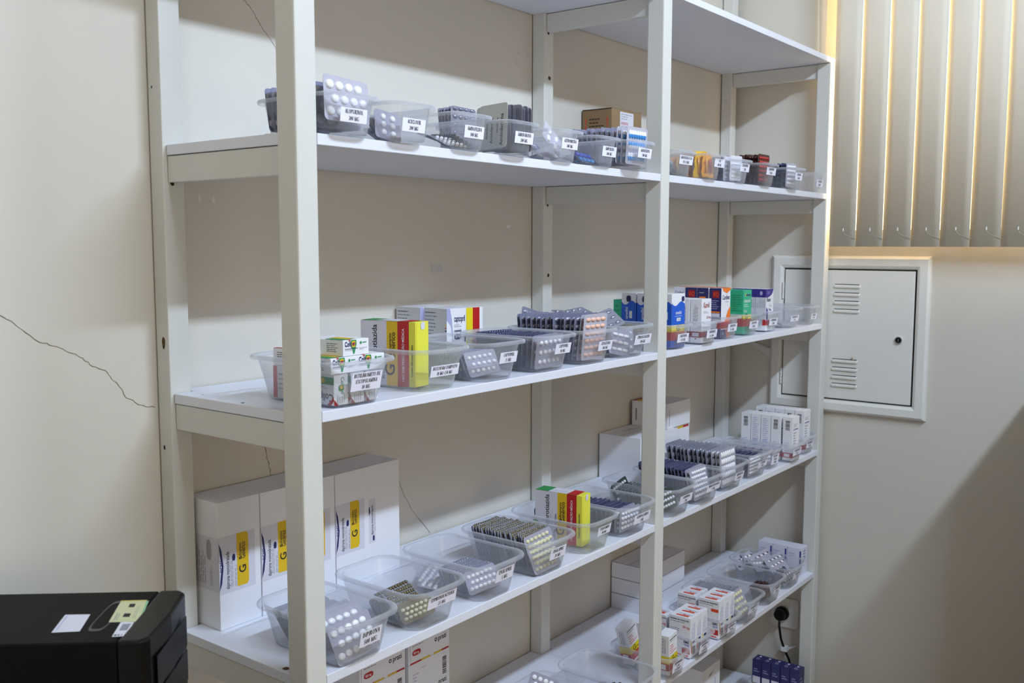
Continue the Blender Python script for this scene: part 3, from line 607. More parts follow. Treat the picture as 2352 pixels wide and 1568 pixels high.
# ------------------------------------------------------------------ cartons with printed faces
CN = {}
def carton(label, loc, size, rot, base, prints, group=None, name='medicine_carton', cat='carton', flaps='T', edge=None):
    w, d, h = size; r = thing(name, label, cat, loc, tuple(R(a) for a in rot), group)
    b = MB(); b.box(-w/2,w/2,-d/2,d/2,0,h,base); obj('carton_body', b.mesh('carton_body'), r, bevel=.0007)
    FR = {'F': (Vector((-w/2,-d/2,0)), Vector((w,0,0)), Vector((0,0,h)), Vector((0,-1,0))), 'L': (Vector((-w/2,d/2,0)), Vector((0,-d,0)), Vector((0,0,h)), Vector((-1,0,0))),
          'T': (Vector((-w/2,-d/2,h)), Vector((w,0,0)), Vector((0,d,0)), Vector((0,0,1)))}
    b = MB(); lay = {}
    def P(f, u, v, dd):
        o, U, V, N = FR[f]; return o + U*u + V*v + N*dd
    n = [0]
    def poly(f, pts, m):
        b.add([P(f,u,v,.0002+.00003*n[0]) for u,v in pts], [tuple(range(len(pts)))], m)
    for p in prints:
        n[0] += 1; k, f = p[0], p[1]; o, U, V, N = FR[f]; fw, fh = U.length, V.length
        if k == 'q': _, _, u0, v0, u1, v1, m = p; poly(f, [(u0,v0),(u1,v0),(u1,v1),(u0,v1)], m)
        elif k == 'p': poly(f, p[2], p[3])
        elif k == 'o':                                   # rounded patch: centre, radii in fractions
            _, _, cu, cv, ru, rv, m = p; poly(f, [(cu+ru*math.copysign(abs(math.cos(a))**.7,math.cos(a)), cv+rv*math.copysign(abs(math.sin(a))**.7,math.sin(a))) for a in [2*math.pi*i/20 for i in range(20)]], m)
        elif k == 't':                                   # text, u v size(m) rotation colour [max length m]
            _, _, tx, u, v, sz, ro, m = p[:8]; vs, fs, x0, x1 = font_polys(tx); ln = p[8] if len(p) > 8 else None
            sx = sz if not ln else ln/(x1-x0); ca, sa = math.cos(R(ro)), math.sin(R(ro))
            q = [P(f, u+((x-x0)*sx*ca - y*sz*sa)/fw, v+((x-x0)*sx*sa + y*sz*ca)/fh, .0002+.00003*n[0]) for x,y in vs]; b.add(q, fs, m)
        elif k == 'l':                                   # block of fine print, as broken rules; last arg True = vertical
            _, _, u0, v0, u1, v1, nl, m = p[:8]; ver = len(p) > 8; rr = random.Random(nl*31+int(u0*100))
            for i in range(nl):
                a = (i+.2)/nl; c = (i+.52)/nl; e = rr.uniform(.55,1)
                x = 0
                while x < e:
                    s = min(e, x + rr.uniform(.10,.24))
                    if ver: poly(f, [(u0+(u1-u0)*a, v0+(v1-v0)*x),(u0+(u1-u0)*c, v0+(v1-v0)*x),(u0+(u1-u0)*c, v0+(v1-v0)*s),(u0+(u1-u0)*a, v0+(v1-v0)*s)], m)
                    else: poly(f, [(u0+(u1-u0)*x, v1-(v1-v0)*c),(u0+(u1-u0)*s, v1-(v1-v0)*c),(u0+(u1-u0)*s, v1-(v1-v0)*a),(u0+(u1-u0)*x, v1-(v1-v0)*a)], m)
                    x = s + .035
        elif k == 'b':                                   # bar code
            _, _, u0, v0, u1, v1 = p[:6]; rr = random.Random(5); v = v0
            while v < v1:
                s = rr.uniform(.02,.06)*(v1-v0); poly(f, [(u0,v),(u1,v),(u1,min(v1,v+s)),(u0,min(v1,v+s))], INK); v += s + rr.uniform(.02,.05)*(v1-v0)
    if b.v: b.build('print', r)
    return r
def inks(*a): return list(a)
# ------------------------------------------------------------------ first shelf from the top: small tubs
tub('alop','S',1,.106,-.331,['ALOPURINOL','300 MG'],'',-.004,.031,.058)
tub('acic','S',1,.240,-.336,['ACICLOVIR','200 MG'],'',-.002,.028,.057)
tub('amin','S',1,.403,-.331,['AMINOFILINA','100 MG'],'',.003,.032,.056)
tub('amio','S',1,.549,-.335,['AMIODARONA','200 MG'],'',.006,.034,.060)
tub('azit','S',1,.720,-.328,['AZITROMICINA','500 MG'],'',.006,.037,.060)
tub('ampi','S',1,.878,-.326,['AMPICILINA','500 MG'],'',.010,.033,.058)
tub('amox','S',1,1.006,-.342,['AMOXICILINA','500 MG'],'',.012,.038,.062)
tub('clav','S',1,1.271,-.316,['AMOXICILINA+CLAV','875+125MG'],'',.004,.041,.072)
tub('aas','S',1,1.4174,-.328,['AAS','100 MG'],'',.026,.044,.060)
tub('anl5','S',1,1.612,-.322,['ANLODIPINO','5 MG'],'',.008,.043,.060)
tub('anl10','S',1,1.790,-.328,['ANLODIPINO','10 MG'],'',.004,.043,.068)
tub('aten','S',1,1.999,-.332,['ATENOLOL','50 MG'],'',.005,.039,.057)
tub('aten2','S',1,2.240,-.310,['ATENOLOL','100 MG'],'',.010,.031,.056)
# alopurinol
rowof('alop','alop',9,-.048,.066,3,8,desc='grey white-pill',front=False,z=.012)
loose('alop','alop',[(-.002,-.073,.020,-6,3,0,'propped tall at the front of')],'pale ten-pill')
loose('alop','alop',[(0,.02,.0035,-88,0,3,'lying flat at the bottom of')],'grey',True)
# aciclovir
loose('acic','acic',[(-.026,-.052,.004,-14,8,-6,'with white pills leaning at the left of')],'grey')
loose('acic','acic',[(-.004,-.040,.004,-28,-14,8,'tilted in the middle of'),(.008,-.030,.004,-34,-18,12,'tilted behind the middle of'),(.016,-.02,.004,-55,-10,6,'lying back inside')],'dark',True)
# aminofilina
loose('amin','amin',[(-.010,-.066,.004,-66,4,-6,'lying foremost in')],'dark small-pill')
loose('amin','amin',[(.002,-.056,.008,-64,-5,-8,'lying second in'),(-.004,-.03,.012,-70,5,10,'lying on top in')],'dark',True)
rowof('amio','amio',5,.050,.080,2,6,z=.014,x=-.012,desc='tall grey rear-row',front=False)
# amiodarona: packs stand side by side, their printed foil turned to the left
T = TUB['amio']; FP = mat('foil_letter','#3a3b42',.5)
for i in range(13):
    loc = (T.x-.036+i*.0062, T.y-.030+rnd.uniform(-.004,.004)-(.012 if i > 6 else 0), T.z+.010+rnd.uniform(0,.004))
    rot = (0, R(rnd.uniform(-2,2)), R(90-4+rnd.uniform(-2,2))); rot = (R(5-i*.5), rot[1], rot[2])
    if i < 2:
        o = blister_front('amio', (loc[0], loc[1]-.012*(1-i), loc[2]), rot, 'silver foil-backed blister pack ' + ('nearest the left wall of' if i == 0 else 'second from the left in') + ' the amiodarone tub')
        b = MB(); vs, fs, x0, x1 = font_polys('Amiodarona')
        for q, (u, v, s) in enumerate(((-.030,.006,.0125),(-.014,.02,.007),(.000,.010,.010),(.014,.03,.006),(.028,.004,.0125))): b.add([(-(u-y*s), .0006, v+(x-x0)*s) for x, y in vs], fs, FP)
        b.build('foil_print', o)
    else: blister_rear('amio', loc, rot, f'dark blister pack standing sideways, {ORD[i]} from the left in the amiodarone tub', 'blister packs standing in the amiodarone tub')
# azitromicina
loose('azit','azit',[(-.022,-.060,.030,-20,38,-6,'clear, tipped on its corner at the front of'),(-.012,-.030,.012,-62,10,10,'under the tipped one in'),(.012,-.050,.006,-70,-16,-8,'lying low at the right of')],'two-column tablet')
loose('azit','azit',[(.01,0,.030,-55,-12,20,'on top at the back of'),(-.01,.035,.024,-40,14,-12,'leaning at the back of')],'grey',True)
# ampicilina
loose('ampi','ampi',[(-.006,-.052,.006,-52,4,-3,'indigo, tilted at the front of')],'blue capsule')
loose('ampi','ampi',[(.006,-.035,.006,-60,-8,6,'lying second in'),(-.008,-.01,.010,-66,9,-4,'lying third in'),(.002,.03,.006,-75,2,9,'lying at the back of')],'indigo capsule')
# amoxicilina
rowof('amox','amox',12,-.072,.070,-3,6,z=.010,desc='clear blue and white capsule',nfront=3,dz1=.004)
# clavulanate
CL = P_('foil_blister_grey', '#8d939b', .3)
for i,(x,y,z,rx,ry,rz,wh) in enumerate(((-.012,-.050,.006,-25,12,-10,'at the front left'),(.010,-.030,.006,-40,-10,14,'in the middle'),(-.006,.000,.012,-30,18,0,'at the back'),(.006,-.062,.006,-60,4,6,'lying low at the front'))):
    b = sheet(.062,.052,CL)
    for xx, zz in ((-.016,.016),(.016,.016),(-.016,.038),(.016,.038)): b.rings([[(xx+.013*s*math.cos(a), -.008*q, zz+.009*s*math.sin(a)) for a in [2*math.pi*k/10 for k in range(10)]] for q, s in ((0,1),(.6,.85),(1,.4))], CL, False, True)
    T = TUB['clav']; tag(obj('foil_strip', b.mesh('foil_strip', True), None, (T.x+x,T.y+y,T.z+z), (R(rx),R(ry),R(rz))), f'grey foil pouch strip {wh} of the amoxicillin clavulanate tub', 'foil strip', 'grey foil strips in the amoxicillin clavulanate tub')
# aas: crumpled yellow envelopes standing on edge
YF1, YF2 = mat('foil_amber_yellow','#e8b81e',.3,coat=.3), mat('foil_orange_yellow','#e39a2c',.3,coat=.3)
T = TUB['aas']
for i in range(9):
    b = MB(); n = 7; wv = .056; hv = .062 + .010*rnd.random(); rows = []
    for j in range(6): rows.append([(-wv/2+wv*k/(n-1), .0035*math.sin(k*1.7+j*.9+i)+.002*math.sin(j*2.3+k), hv*j/5) for k in range(n)])
    b.add([p for r_ in rows for p in r_], [(j*n+k,j*n+k+1,j*n+n+k+1,j*n+n+k) for j in range(5) for k in range(n-1)], YF1 if i % 3 else YF2)
    for k in range(2): b.box(-.018+.02*k,-.006+.02*k,-.0052,-.0048,.012,hv-.014,RED if k and i % 3 == 0 else YF2)
    o = obj('foil_strip', b.mesh('foil_strip', True), None, (T.x-.002+rnd.uniform(-.008,.008), T.y-.068+i*.0155, T.z+.006), (R(-rnd.uniform(-4,12)), R(rnd.uniform(-6,6)), R(rnd.uniform(-12,12))))
    tag(o, f'yellow and orange foil strip, {ORD[i]} from the front in the aspirin tub', 'foil strip', 'yellow foil strips in the aspirin tub')
rowof('anl5','anl5',7,-.066,.05,-2,8,z=.006,desc='white and navy small-pill',fdesc='white',nfront=2)
rowof('anl10','anl10',11,-.068,.068,-2,8,z=.006,desc='dark maroon',fdesc='red-pill')
rowof('aten','aten',9,-.066,.058,-2,8,z=.006,desc='navy and silver',fdesc='white-pill')
loose('aten2','acic',[(-.012,-.03,.005,-76,6,10,'dark, lying at the left of'),(.012,-.015,.006,-80,-5,-12,'dark, lying at the right of')],'white-pill',True)
# kraft box behind
carton('brown cardboard box with red arrows and a white label behind the blue capsule tubs', (1.488,-.051,LV[1]+.0003), (.168,.100,.214), (0,0,0), KRAFT,
 [('q','T',0,0,1,.03,KRAFTD),('q','T',0,.48,1,.52,KRAFTD),('q','L',0,.985,1,1,KRAFTD),('q','F',.27,.55,.72,.97,STK),('l','F',.31,.86,.68,.95,3,FINE),('t','F','ANTIBIOTICO',.30,.80,.011,0,RED,.040),('l','F',.31,.70,.66,.79,3,FINE),('t','F','EMBALAGEM HOSPITALAR',.29,.645,.01,0,REDOR,.07),('q','F',.30,.57,.32,.63,INK),('q','F',.33,.57,.345,.63,INK),('q','F',.36,.57,.39,.63,INK),('q','F',.40,.57,.41,.63,INK),('q','F',.43,.57,.45,.63,INK),('q','F',.47,.57,.475,.63,INK),
  ('p','L',[(.10,.84),(.16,.84),(.13,.90)],REDOR),('q','L',.118,.66,.142,.84,REDOR),('p','L',[(.83,.84),(.89,.84),(.86,.90)],REDOR),('q','L',.848,.66,.872,.84,REDOR),('l','L',.24,.74,.78,.88,3,KRAFTD),('l','L',.24,.66,.6,.72,2,KRAFTD)], name='cardboard_box', cat='box')

# ------------------------------------------------------------------ second shelf: large tubs, then small ones
tub('buti','B',2,.1262,-.306,['BUTILBROMETO DE','ESCOPOLAMINA','10 MG'],'',.006,.042,.069)
tub('busc','B',2,.3435,-.293,['BUSCOPAM COMPOSTO','10 MG+250 MG'],'',.004,.037,.079,.0215)
tub('cap25','B',2,.510,-.303,['CAPTOPRIL','25 MG'],'',.017,.046,.056)
tub('cap50','B',2,.6955,-.303,['CAPTOPRIL','50 MG'],'',.024,.048,.058)
tub('cefa','B',2,.868,-.303,['CEFALEXINA','500 MG'],'',.026,.040,.058)
tub('cipr','B',2,1.0345,-.305,['CIPROFLOXACINO','500 MG'],'',.028,.042,.078,.024)
tub('carv3','S',2,1.268,-.317,['CARVEDILOL','3,125 MG'],'',.009,.029,.062)
tub('carv6','S',2,1.432,-.322,['CARVEDILOL','6,25 MG'],'',.004,.029,.062)
tub('carv12','S',2,1.613,-.300,['CARVEDILOL','12,5 MG'],'',.000,.033,.061)
tub('cilo','S',2,1.761,-.300,['CILOSTAZOL','50 MG'],'',.003,.032,.063)
tub('clop','S',2,1.918,-.298,['CLOPIDOGREL','75 MG'],'',.000,.031,.064)
tub('dexa','S',2,2.100,-.298,['DEXAMETASONA','4 MG'],'',-.004,.031,.070,.019)
tub('digo','S',2,2.250,-.298,['DIGOXINA','0,25 MG'],'',.020,.028,.050,.019)
def colipan(label, loc, rot, grp='white and green cartons in the butylscopolamine tub'):
    return carton(label, loc, (.062,.085,.027), rot, WHITE, [('l','L',.55,.2,.95,.8,5,INK),('l','L',.1,.3,.4,.7,3,FINE),('t','F','Colipan',.06,.58,.011,0,NAVY,.026),
      ('p','F',[(.30,.98),(.50,.98),(.52,.72),(.46,.3),(.43,.1),(.38,.1),(.36,.3),(.28,.72)],GREEN),('o','F',.40,.72,.085,.19,GOLD),('o','F',.40,.72,.045,.1,REDOR),('t','F','Colipan',.06,.62,.011,0,NAVY,.026),
      ('q','F',.06,.42,.56,.46,NAVY),('l','F',.06,.3,.5,.38,1,FINE),('l','F',.62,.3,.92,.46,2,FINE),('o','F',.68,.76,.035,.09,GREEN),('q','F',.74,.74,.9,.8,GREEN),('q','T',0,.05,.45,.5,GREEN),('q','T',.3,.1,.6,.6,GOLD),('q','T',.2,.0,.3,.06,RED),('q','F',.2,.93,.28,1,RED)], grp)
def colipan_up(label, loc, rot):
    return carton(label, loc, (.030,.060,.052), rot, WHITE, [('q','L',.0,.66,1,.9,GREEN),('q','L',.1,.70,.6,.86,GOLD),('t','L','Colipan',.96,.36,.018,180,INK,.05),('l','L',.2,.5,.8,.6,2,FINE),('p','L',[(.7,0),(.86,0),(1,.16),(1,.3)],RED),
      ('t','F','Colipan',.5,.9,.010,-90,GREEN,.028),('o','F',.5,.55,.2,.1,GREEN),('o','F',.52,.57,.1,.06,GOLD),('l','F',.2,.08,.8,.4,4,FINE,True),('p','F',[(0,0),(.3,0),(0,.2)],DEEP)], 'white and green cartons in the butylscopolamine tub')
Tb = TUB['buti']; tb = lambda x,y,z: (Tb.x+x, Tb.y+y, Tb.z+.0048+z)
for k,(x,y) in enumerate(((-.035,-.058),(-.001,-.060),(.033,-.058))): colipan_up(('leftmost','middle','rightmost')[k]+' white and green carton standing in the front row of the butylscopolamine tub', tb(x,y,0), (0,0,-3+3*k))
carton('white carton with a red edge standing at the back left of the butylscopolamine tub', tb(-.024,.055,0), (.05,.034,.056), (0,0,4), WHITE, [('q','L',0,0,1,1,GREYCARD),('q','L',0,0,.3,1,RED),('l','L',.4,.2,.9,.8,4,FINE),('l','F',.2,.3,.8,.8,4,FINE)])
colipan('white and green carton lying at the left of the middle layer in the butylscopolamine tub', tb(-.031,-.047,.0528), (0,0,2))
colipan('white and green carton lying at the right of the middle layer in the butylscopolamine tub', tb(.033,-.047,.0528), (0,0,-2))
colipan('white and green carton lying on the very top of the butylscopolamine pile', tb(-.002,-.044,.0805), (0,0,3))
carton('white carton with a red top edge lying at the back of the butylscopolamine tub', tb(-.012,.048,.0568), (.07,.05,.030), (0,0,3), WHITE, [('q','T',0,.0,.12,1,RED),('l','L',.2,.3,.8,.8,4,INK),('l','F',.1,.3,.7,.7,3,FINE)])
def hctz(label, loc, rz):
    return carton(label, loc, (.043,.128,.1225), (0,0,rz), LEMON, [('q','L',0,0,.48,1,STK),('q','L',.48,0,.68,1,GOLD),('q','L',.68,0,.885,1,RED),('t','L','hidroclorotiazida',.30,.06,.0165,90,INK,.108),('l','L',.335,.1,.38,.62,2,FINE,True),('t','L','25 mg',.435,.10,.008,90,INK),('t','L','USO ORAL',.46,.35,.006,90,INK),
      ('t','L','Medicamento',.565,.42,.009,90,INK),('t','L','Genérico',.635,.42,.0135,90,INK),('t','L','G',.625,.16,.032,90,INK),('t','L','USO SOB PRESCRIÇÃO MÉDICA',.80,.08,.0072,90,WHITE,.10),('t','L','Contém 500 comprimidos',.955,.16,.006,90,INK,.06),('o','L',.01,.3,.07,.1,GREEN),('o','L',.005,.3,.045,.07,YEL),
      ('q','T',0,.115,1,.32,RED),('q','T',0,.32,1,1,STK),('q','T',0,.72,1,1,GREEN),('q','T',.3,.33,.34,.7,FINE),('q','F',.06,0,.075,.97,GOLD),('o','F',.55,.94,.16,.06,STK)], 'hydrochlorothiazide cartons')
hctz('yellow, red and white carton standing in the buscopan tub', (.323,-.290,LV[2]+.0048), 8)
TB2 = lambda k,x,y,z=0: (TUB[k].x+x, TUB[k].y+y, TUB[k].z+.0048+z)
def capt(label, loc, rz):
    return carton(label, loc, (.112,.078,.128), (0,0,rz), WHITE, [('q','L',0,0,1,1,GREYCARD),('l','L',.06,.25,.62,.94,11,FINE),('l','L',.06,.905,.62,.93,1,INK),('l','L',.06,.52,.5,.54,1,INK),('q','L',.93,.70,.99,.72,YEL),('q','L',.93,.65,.99,.67,RED),('q','L',.93,.60,.99,.62,INK),
      ('p','F',[(0,.80),(0,1),(.09,1),(.14,.8),(.165,.5),(.165,.1),(.15,.5),(.11,.7)],LILAC),('t','F','captopril',.20,.77,.02,0,NAVY,.033),('l','F',.2,.66,.42,.72,2,FINE),('t','F','comprimido',.20,.585,.009,0,NAVY,.022),('o','F',.29,.50,.09,.05,NAVY),('t','F','50 mg',.225,.485,.010,0,WHITE,.016),('q','F',.48,.4,.51,.5,NAVY),
      ('q','F',.53,0,.71,1,YEL),('q','F',.71,0,.90,1,RED),('t','F','G',.56,.32,.035,0,INK),('l','F',.04,.06,.14,.2,3,INK),('q','T',.1,.45,.5,.48,FINE),('l','T',.1,.6,.4,.7,2,FINE)], 'captopril cartons behind the tubs')
capt('white captopril carton against the back wall', (.676,-.046,LV[2]+.0003), -3)
capt('white captopril carton with yellow and red bands in front of its twin', (.682,-.128,LV[2]+.0003), -7)
rowof('cap25','cap25',17,-.060,.060,22,34,z=.006,desc='grey',fdesc='white small-pill')
rowof('cap50','cap50',15,-.082,.070,-5,10,z=.006,desc='dark grey',fdesc='white-pill',nfront=2)
loose('cap50','cap50',[(.0,-.02,.066,-80,2,3,'lying flat on top of')],'dark',True)
rowof('cefa','cefa',15,-.086,.086,-6,6,z=.008,desc='lilac pink-capsule',fdesc='pink-capsule',nfront=2,dz1=-.006)
loose('cefa','cefa',[(.0,.094,.012,-4,14,2,'tilted at the very back of')],'lilac',True)
loose('cipr','cipr',[(-.030,-.072,.006,-4,12,-8,'with slanted oblong tablets at the left of')],'grey')
rowof('cipr','cipr',7,-.066,.030,4,12,z=.006,desc='grey oblong-tablet',x=.010,nfront=1)
loose('cipr','cipr',[(-.005,.01,.076,-66,6,-14,'lying on top in'),(.0,.035,.090,-72,-5,-8,'topmost in'),(.016,-.030,.066,-52,-16,-18,'sliding off the top in'),(-.02,.06,.084,-70,4,-20,'lying at the top back of')],'dark oblong-tablet',True)
def carved(label, loc, rz=0):
    pr = []
    for f in ('F','L'):
        pr += [('p',f,[(0,.83),(.08,.805),(.16,.785),(.26,.775),(.36,.782),(.46,.805),(.56,.835),(.66,.853),(.76,.853),(.86,.838),(1,.80),(1,.42),(0,.42)],BLUE),('q',f,0,.29,1,.42,YEL),('q',f,0,.13,1,.29,RED),('q',f,0,0,1,.13,BLUE)]
    pr += [('t','F','carvedilol',.30,.62,.012,0,WHITE,.028),('l','F',.25,.57,.8,.59,1,WHITE),('q','F',.38,.49,.68,.55,WHITE),('t','F','3,125mg',.42,.505,.007,0,NAVY,.015),('o','F',.84,.90,.11,.05,NAVY),('o','L',.5,.89,.16,.06,NAVY),('t','F','G',.38,.305,.022,0,INK),('t','F','Medicamento',.58,.37,.006,0,INK,.022),('t','L','carvedilol',.45,.50,.012,90,WHITE,.032),('q','L',.55,.52,.75,.66,WHITE),('l','L',.1,.31,.8,.40,2,INK),('q','L',.1,.15,.6,.27,WHITE)]
    return carton(label, loc, (.064,.044,.140), (0,0,rz), WHITE, pr, 'blue and white carvedilol cartons')
carved('blue and white carvedilol carton at the front of the blue carvedilol tub', TB2('carv3',.004,-.056), -4)
carved('blue and white carvedilol carton in the middle of the blue carvedilol tub', TB2('carv3',-.008,.000), 2)
carved('blue and white carvedilol carton at the back of the blue carvedilol tub', TB2('carv3',-.008,.047), 0)
for k in range(2): carton(('lower','upper')[k]+' small green carton stacked behind the blue carvedilol cartons', (1.270,-.208,LV[2]+.0003+.0655*k) if False else TB2('carv3',-.012,.0845,.0605*k), (.046,.026,.060), (0,0,0), TEAL, [('l','L',.2,.2,.8,.8,3,GREEN),('l','F',.2,.2,.8,.8,3,GREEN)], 'small green cartons')
def xarv(label, loc, rz=0):
    return carton(label, loc, (.058,.034,.120), (0,0,rz), WHITE, [('q','F',0,.125,1,.26,DEEP),('q','L',0,.125,1,.26,DEEP),('q','L',.2,.15,.78,.23,STK),('t','F','Karvil',.2,.80,.021,0,DEEP,.034),('t','F','6,25 mg',.52,.55,.010,0,DEEP,.024),('l','F',.2,.66,.8,.72,2,FINE),('l','L',.25,.5,.7,.95,4,FINE,True),('o','L',.5,.095,.08,.012,INK),('l','F',.1,.03,.6,.1,2,FINE),('q','T',.05,.3,.95,.34,FINE)], 'white cartons with a red band in the white carvedilol tub')
xarv('white carton with a red band at the front of the white carvedilol tub', TB2('carv6',-.006,-.060), 0)
xarv('white carton with a red band second in the white carvedilol tub', TB2('carv6',-.007,-.024), 0)
xarv('white carton with a red band at the back of the white carvedilol tub', TB2('carv6',-.004,.012), 2)
def cardb(label, loc, rz=0, alt=0):
    L = [('q','L',0,0,1,1,NAVY),('q','L',.25,.80,.8,.95,DEEP),('t','L','EQ',.33,.835,.016,0,REDOR,.017),('l','L',.15,.56,.85,.76,5,LILAC),('q','L',.1,.50,.9,.53,ORANGE),('q','L',.1,.42,.9,.49,STK),('q','L',0,.18,1,.36,RED),('q','L',.05,.19,.6,.33,STK)] if alt == 0 else [('q','L',0,0,1,1,STK),('t','L','Cardbet',.08,.86,.012,0,NAVY,.028),('l','L',.1,.5,.9,.8,5,FINE)] if alt == 1 else [('q','L',0,0,1,1,RED),('q','L',0,.6,1,1,NAVY),('q','L',.2,.3,.75,.75,STK),('p','L',[(.2,.82),(.75,.82),(.75,.77),(.48,.73),(.2,.77)],ORANGE),('l','L',.2,.88,.8,.91,1,WHITE)]
    return carton(label, loc, (.060,.037,.143), (0,0,rz), WHITE, L + [('p','F',[(.1,1),(1,1),(1,.96),(.6,.89),(.2,.94)],ORANGE),('t','F','Cardbet',.12,.77,.018,0,NAVY,.047),('l','F',.45,.70,.9,.73,1,FINE),('p','F',[(1,.62),(.75,.55),(.55,.42),(.42,.3),(.4,.18),(1,.18)],ORANGE),('q','F',0,.18,1,.32,RED),('q','F',0,0,1,.16,NAVY),('p','F',[(.5,.16),(.62,0),(1,0),(1,.16)],ORANGE),('l','F',.1,.05,.4,.12,2,WHITE),('q','T',.35,0,1,1,ORANGE)], 'navy, white and orange cartons in the navy carvedilol tub')
for k,(y,a) in enumerate(((-.054,0),(-.015,2),(.024,0),(.062,1))): cardb(('foremost','second','third','rearmost')[k]+' navy, white and orange carton in the navy carvedilol tub', TB2('carv12',-.010,y), (0,-2,1,3)[k], a)
cardb('navy and orange carton standing on the shelf behind the navy carvedilol tub', (1.585,-.150,LV[2]+.0003), 0, 0)
def cilos(label, loc, rz=0):
    return carton(label, loc, (.055,.040,.132), (0,0,rz), TEAL, [('q','L',0,.36,1,.43,YEL),('q','F',0,.34,1,.44,YEL),('q','F',0,.17,1,.34,RED),('q','L',0,.17,1,.36,RED),('q','L',.1,.21,.5,.31,STK),('t','F','cilostazol',.1,.72,.014,0,WHITE,.040),('l','F',.1,.60,.8,.68,2,WHITE),('t','F','50 mg',.1,.50,.010,0,WHITE,.018),('t','F','G',.22,.325,.026,0,INK),('l','F',.5,.37,.85,.40,1,INK),('q','F',.25,.87,.85,.90,NAVY),('q','F',.22,.86,.28,.93,YEL),('l','L',.1,.5,.9,.9,8,GREEN),('l','F',.2,.05,.6,.13,2,GREEN)], 'green cilostazol cartons')
for k,y in enumerate((-.054,-.012,.030)): cilos(('foremost','middle','rearmost')[k]+' green cilostazol carton in the cilostazol tub', TB2('cilo',-.010,y), (-2,1,0)[k])
def clopi(label, loc, rz=0):
    return carton(label, loc, (.058,.036,.130), (0,0,rz), WHITE, [('q','L',0,.80,1,1,PURPLE),('q','L',0,.36,1,.80,STK),('l','L',.05,.55,.95,.78,7,FINE,True),('o','L',.55,.90,.12,.05,LILAC),('p','F',[(0,.80),(.3,.80),(.7,.85),(.9,.93),(.97,1),(0,1)],PURPLE),('l','F',.15,.87,.5,.94,2,LILAC),('t','F','Fluxor',.08,.70,.018,0,INK,.032),('p','F',[(.05,.56),(.2,.53),(.27,.48),(.27,.26),(.05,.26)],PURPLE),('t','F','75mg',.36,.48,.010,0,PURPLE,.020),('l','F',.4,.56,.9,.62,2,FINE),('q','F',0,.13,1,.25,RED),('q','L',0,.13,1,.27,RED),('q','L',.1,.13,.7,.27,STK),('l','F',.3,.03,.7,.10,2,FINE)], 'white and purple cartons in the clopidogrel tub')
for k,y in enumerate((-.064,-.026,.012)): clopi(('foremost','middle','rearmost')[k]+' white and purple carton in the clopidogrel tub', TB2('clop',-.014,y), (0,2,-1)[k])
loose('dexa','acic',[(-.024,-.055,.006,-64,8,10,'crumpled silver, lying at the left of')],'small',True)

# ------------------------------------------------------------------ third shelf
tub('dip','B',3,.1248,-.309,['DIPIRONA','500 MG'],'',.006,.043,.050,.030)
tub('esp','B',3,.3175,-.303,['ESPIRONOLACTONA','25 MG'],'',.004,.052,.080,.024)
tub('en5','B',3,.5075,-.303,['ENALAPRIL','5 MG'],'',.007,.049,.058,.028)
tub('en20','B',3,.6974,-.304,['ENALAPRIL','20 MG'],'',.007,.045,.059,.026)
tub('furo','B',3,.8893,-.300,['FUROSEMIDA','40 MG'],'',.011,.049,.056)
tub('glib','B',3,1.0591,-.305,['GLIBENCLAMIDA','5 MG'],'',.013,.041,.078,.025)
tub('glim','B',3,1.2846,-.309,['GLIMEPIRIDA','2 MG'],'',.013,.043,.070)
tub('hid','B',3,1.4492,-.312,['HIDROCLOROTIAZIDA','25 MG'],'',.008,.044,.084)
tub('ibu','B',3,1.6280,-.305,['IBUPROFENO','600 MG'],'',.018,.038,.060,.024)
tub('iso','B',3,1.8200,-.300,['ISOSSORBIDA','20 MG'],'',.005,.041,.068,.020)
tub('levd','S',3,1.9630,-.301,['LEVODOPA','200 MG','+50 MG'],'',-.006,.031,.057)
tub('lev1','S',3,2.0970,-.322,['LEVOTIROXINA','25 MG'],'',-.008,.036,.072)
tub('lev2','S',3,2.2460,-.308,['LEVOTIROXINA','50 MG'],'',-.004,.035,.068)
rowof('dip','dip',9,-.070,.036,40,46,z=.016,desc='dark green-grey large-pill',fdesc='white large-pill',nfront=2,jit=2.2)
loose('dip','dip',[(.0,-.085,.004,-24,-3,2,'low at the front of')],'white large-pill')
rowof('esp','esp',9,-.060,.010,30,40,z=.005,desc='amber small-pill',fdesc='amber cream-pill',nfront=2,x=-.008)
loose('esp','esp',[(-.010,-.030,.030,-50,4,6,'on top of the row in'),(-.006,-.008,.030,-55,-4,-3,'topmost in')],'amber',True)
rowof('en5','en5',12,-.062,.004,24,30,z=.005,desc='grey',fdesc='white-pill')
loose('en5','en5',[(-.030,.030,.005,-78,6,32,'lying apart at the back of'),(-.012,.052,.006,-70,-4,26,'leaning apart at the back of')],'grey small-pill')
rowof('en20','en20',24,-.078,.070,20,22,z=.016,desc='amber',fdesc='cream-pill',nfront=1,jit=1.4)
loose('en20','en20',[(-.002,-.087,.005,-24,0,2,'low at the front of')],'cream-pill')
hctz('yellow, red and white carton standing in the furosemide tub', TB2('furo',.000,.006), 6)
loose('furo','cap50',[(.02,.064,.006,-8,3,2,'navy, standing at the back of')],'dark',True)
rowof('glib','glib',13,-.074,.070,-2,26,z=.006,desc='dark blue-grey',fdesc='white-pill',nfront=2,dz1=-.002)
rowof('glim','glim',13,-.062,.070,22,30,z=.006,desc='dark green',fdesc='white-pill green')
loose('glim','glim',[(-.016,.066,.020,-22,-5,8,'standing higher at the back of')],'dark green white-pill')
rowof('hid','hid',15,-.076,.086,12,14,z=.008,desc='navy',fdesc='white small-pill navy',nfront=2)
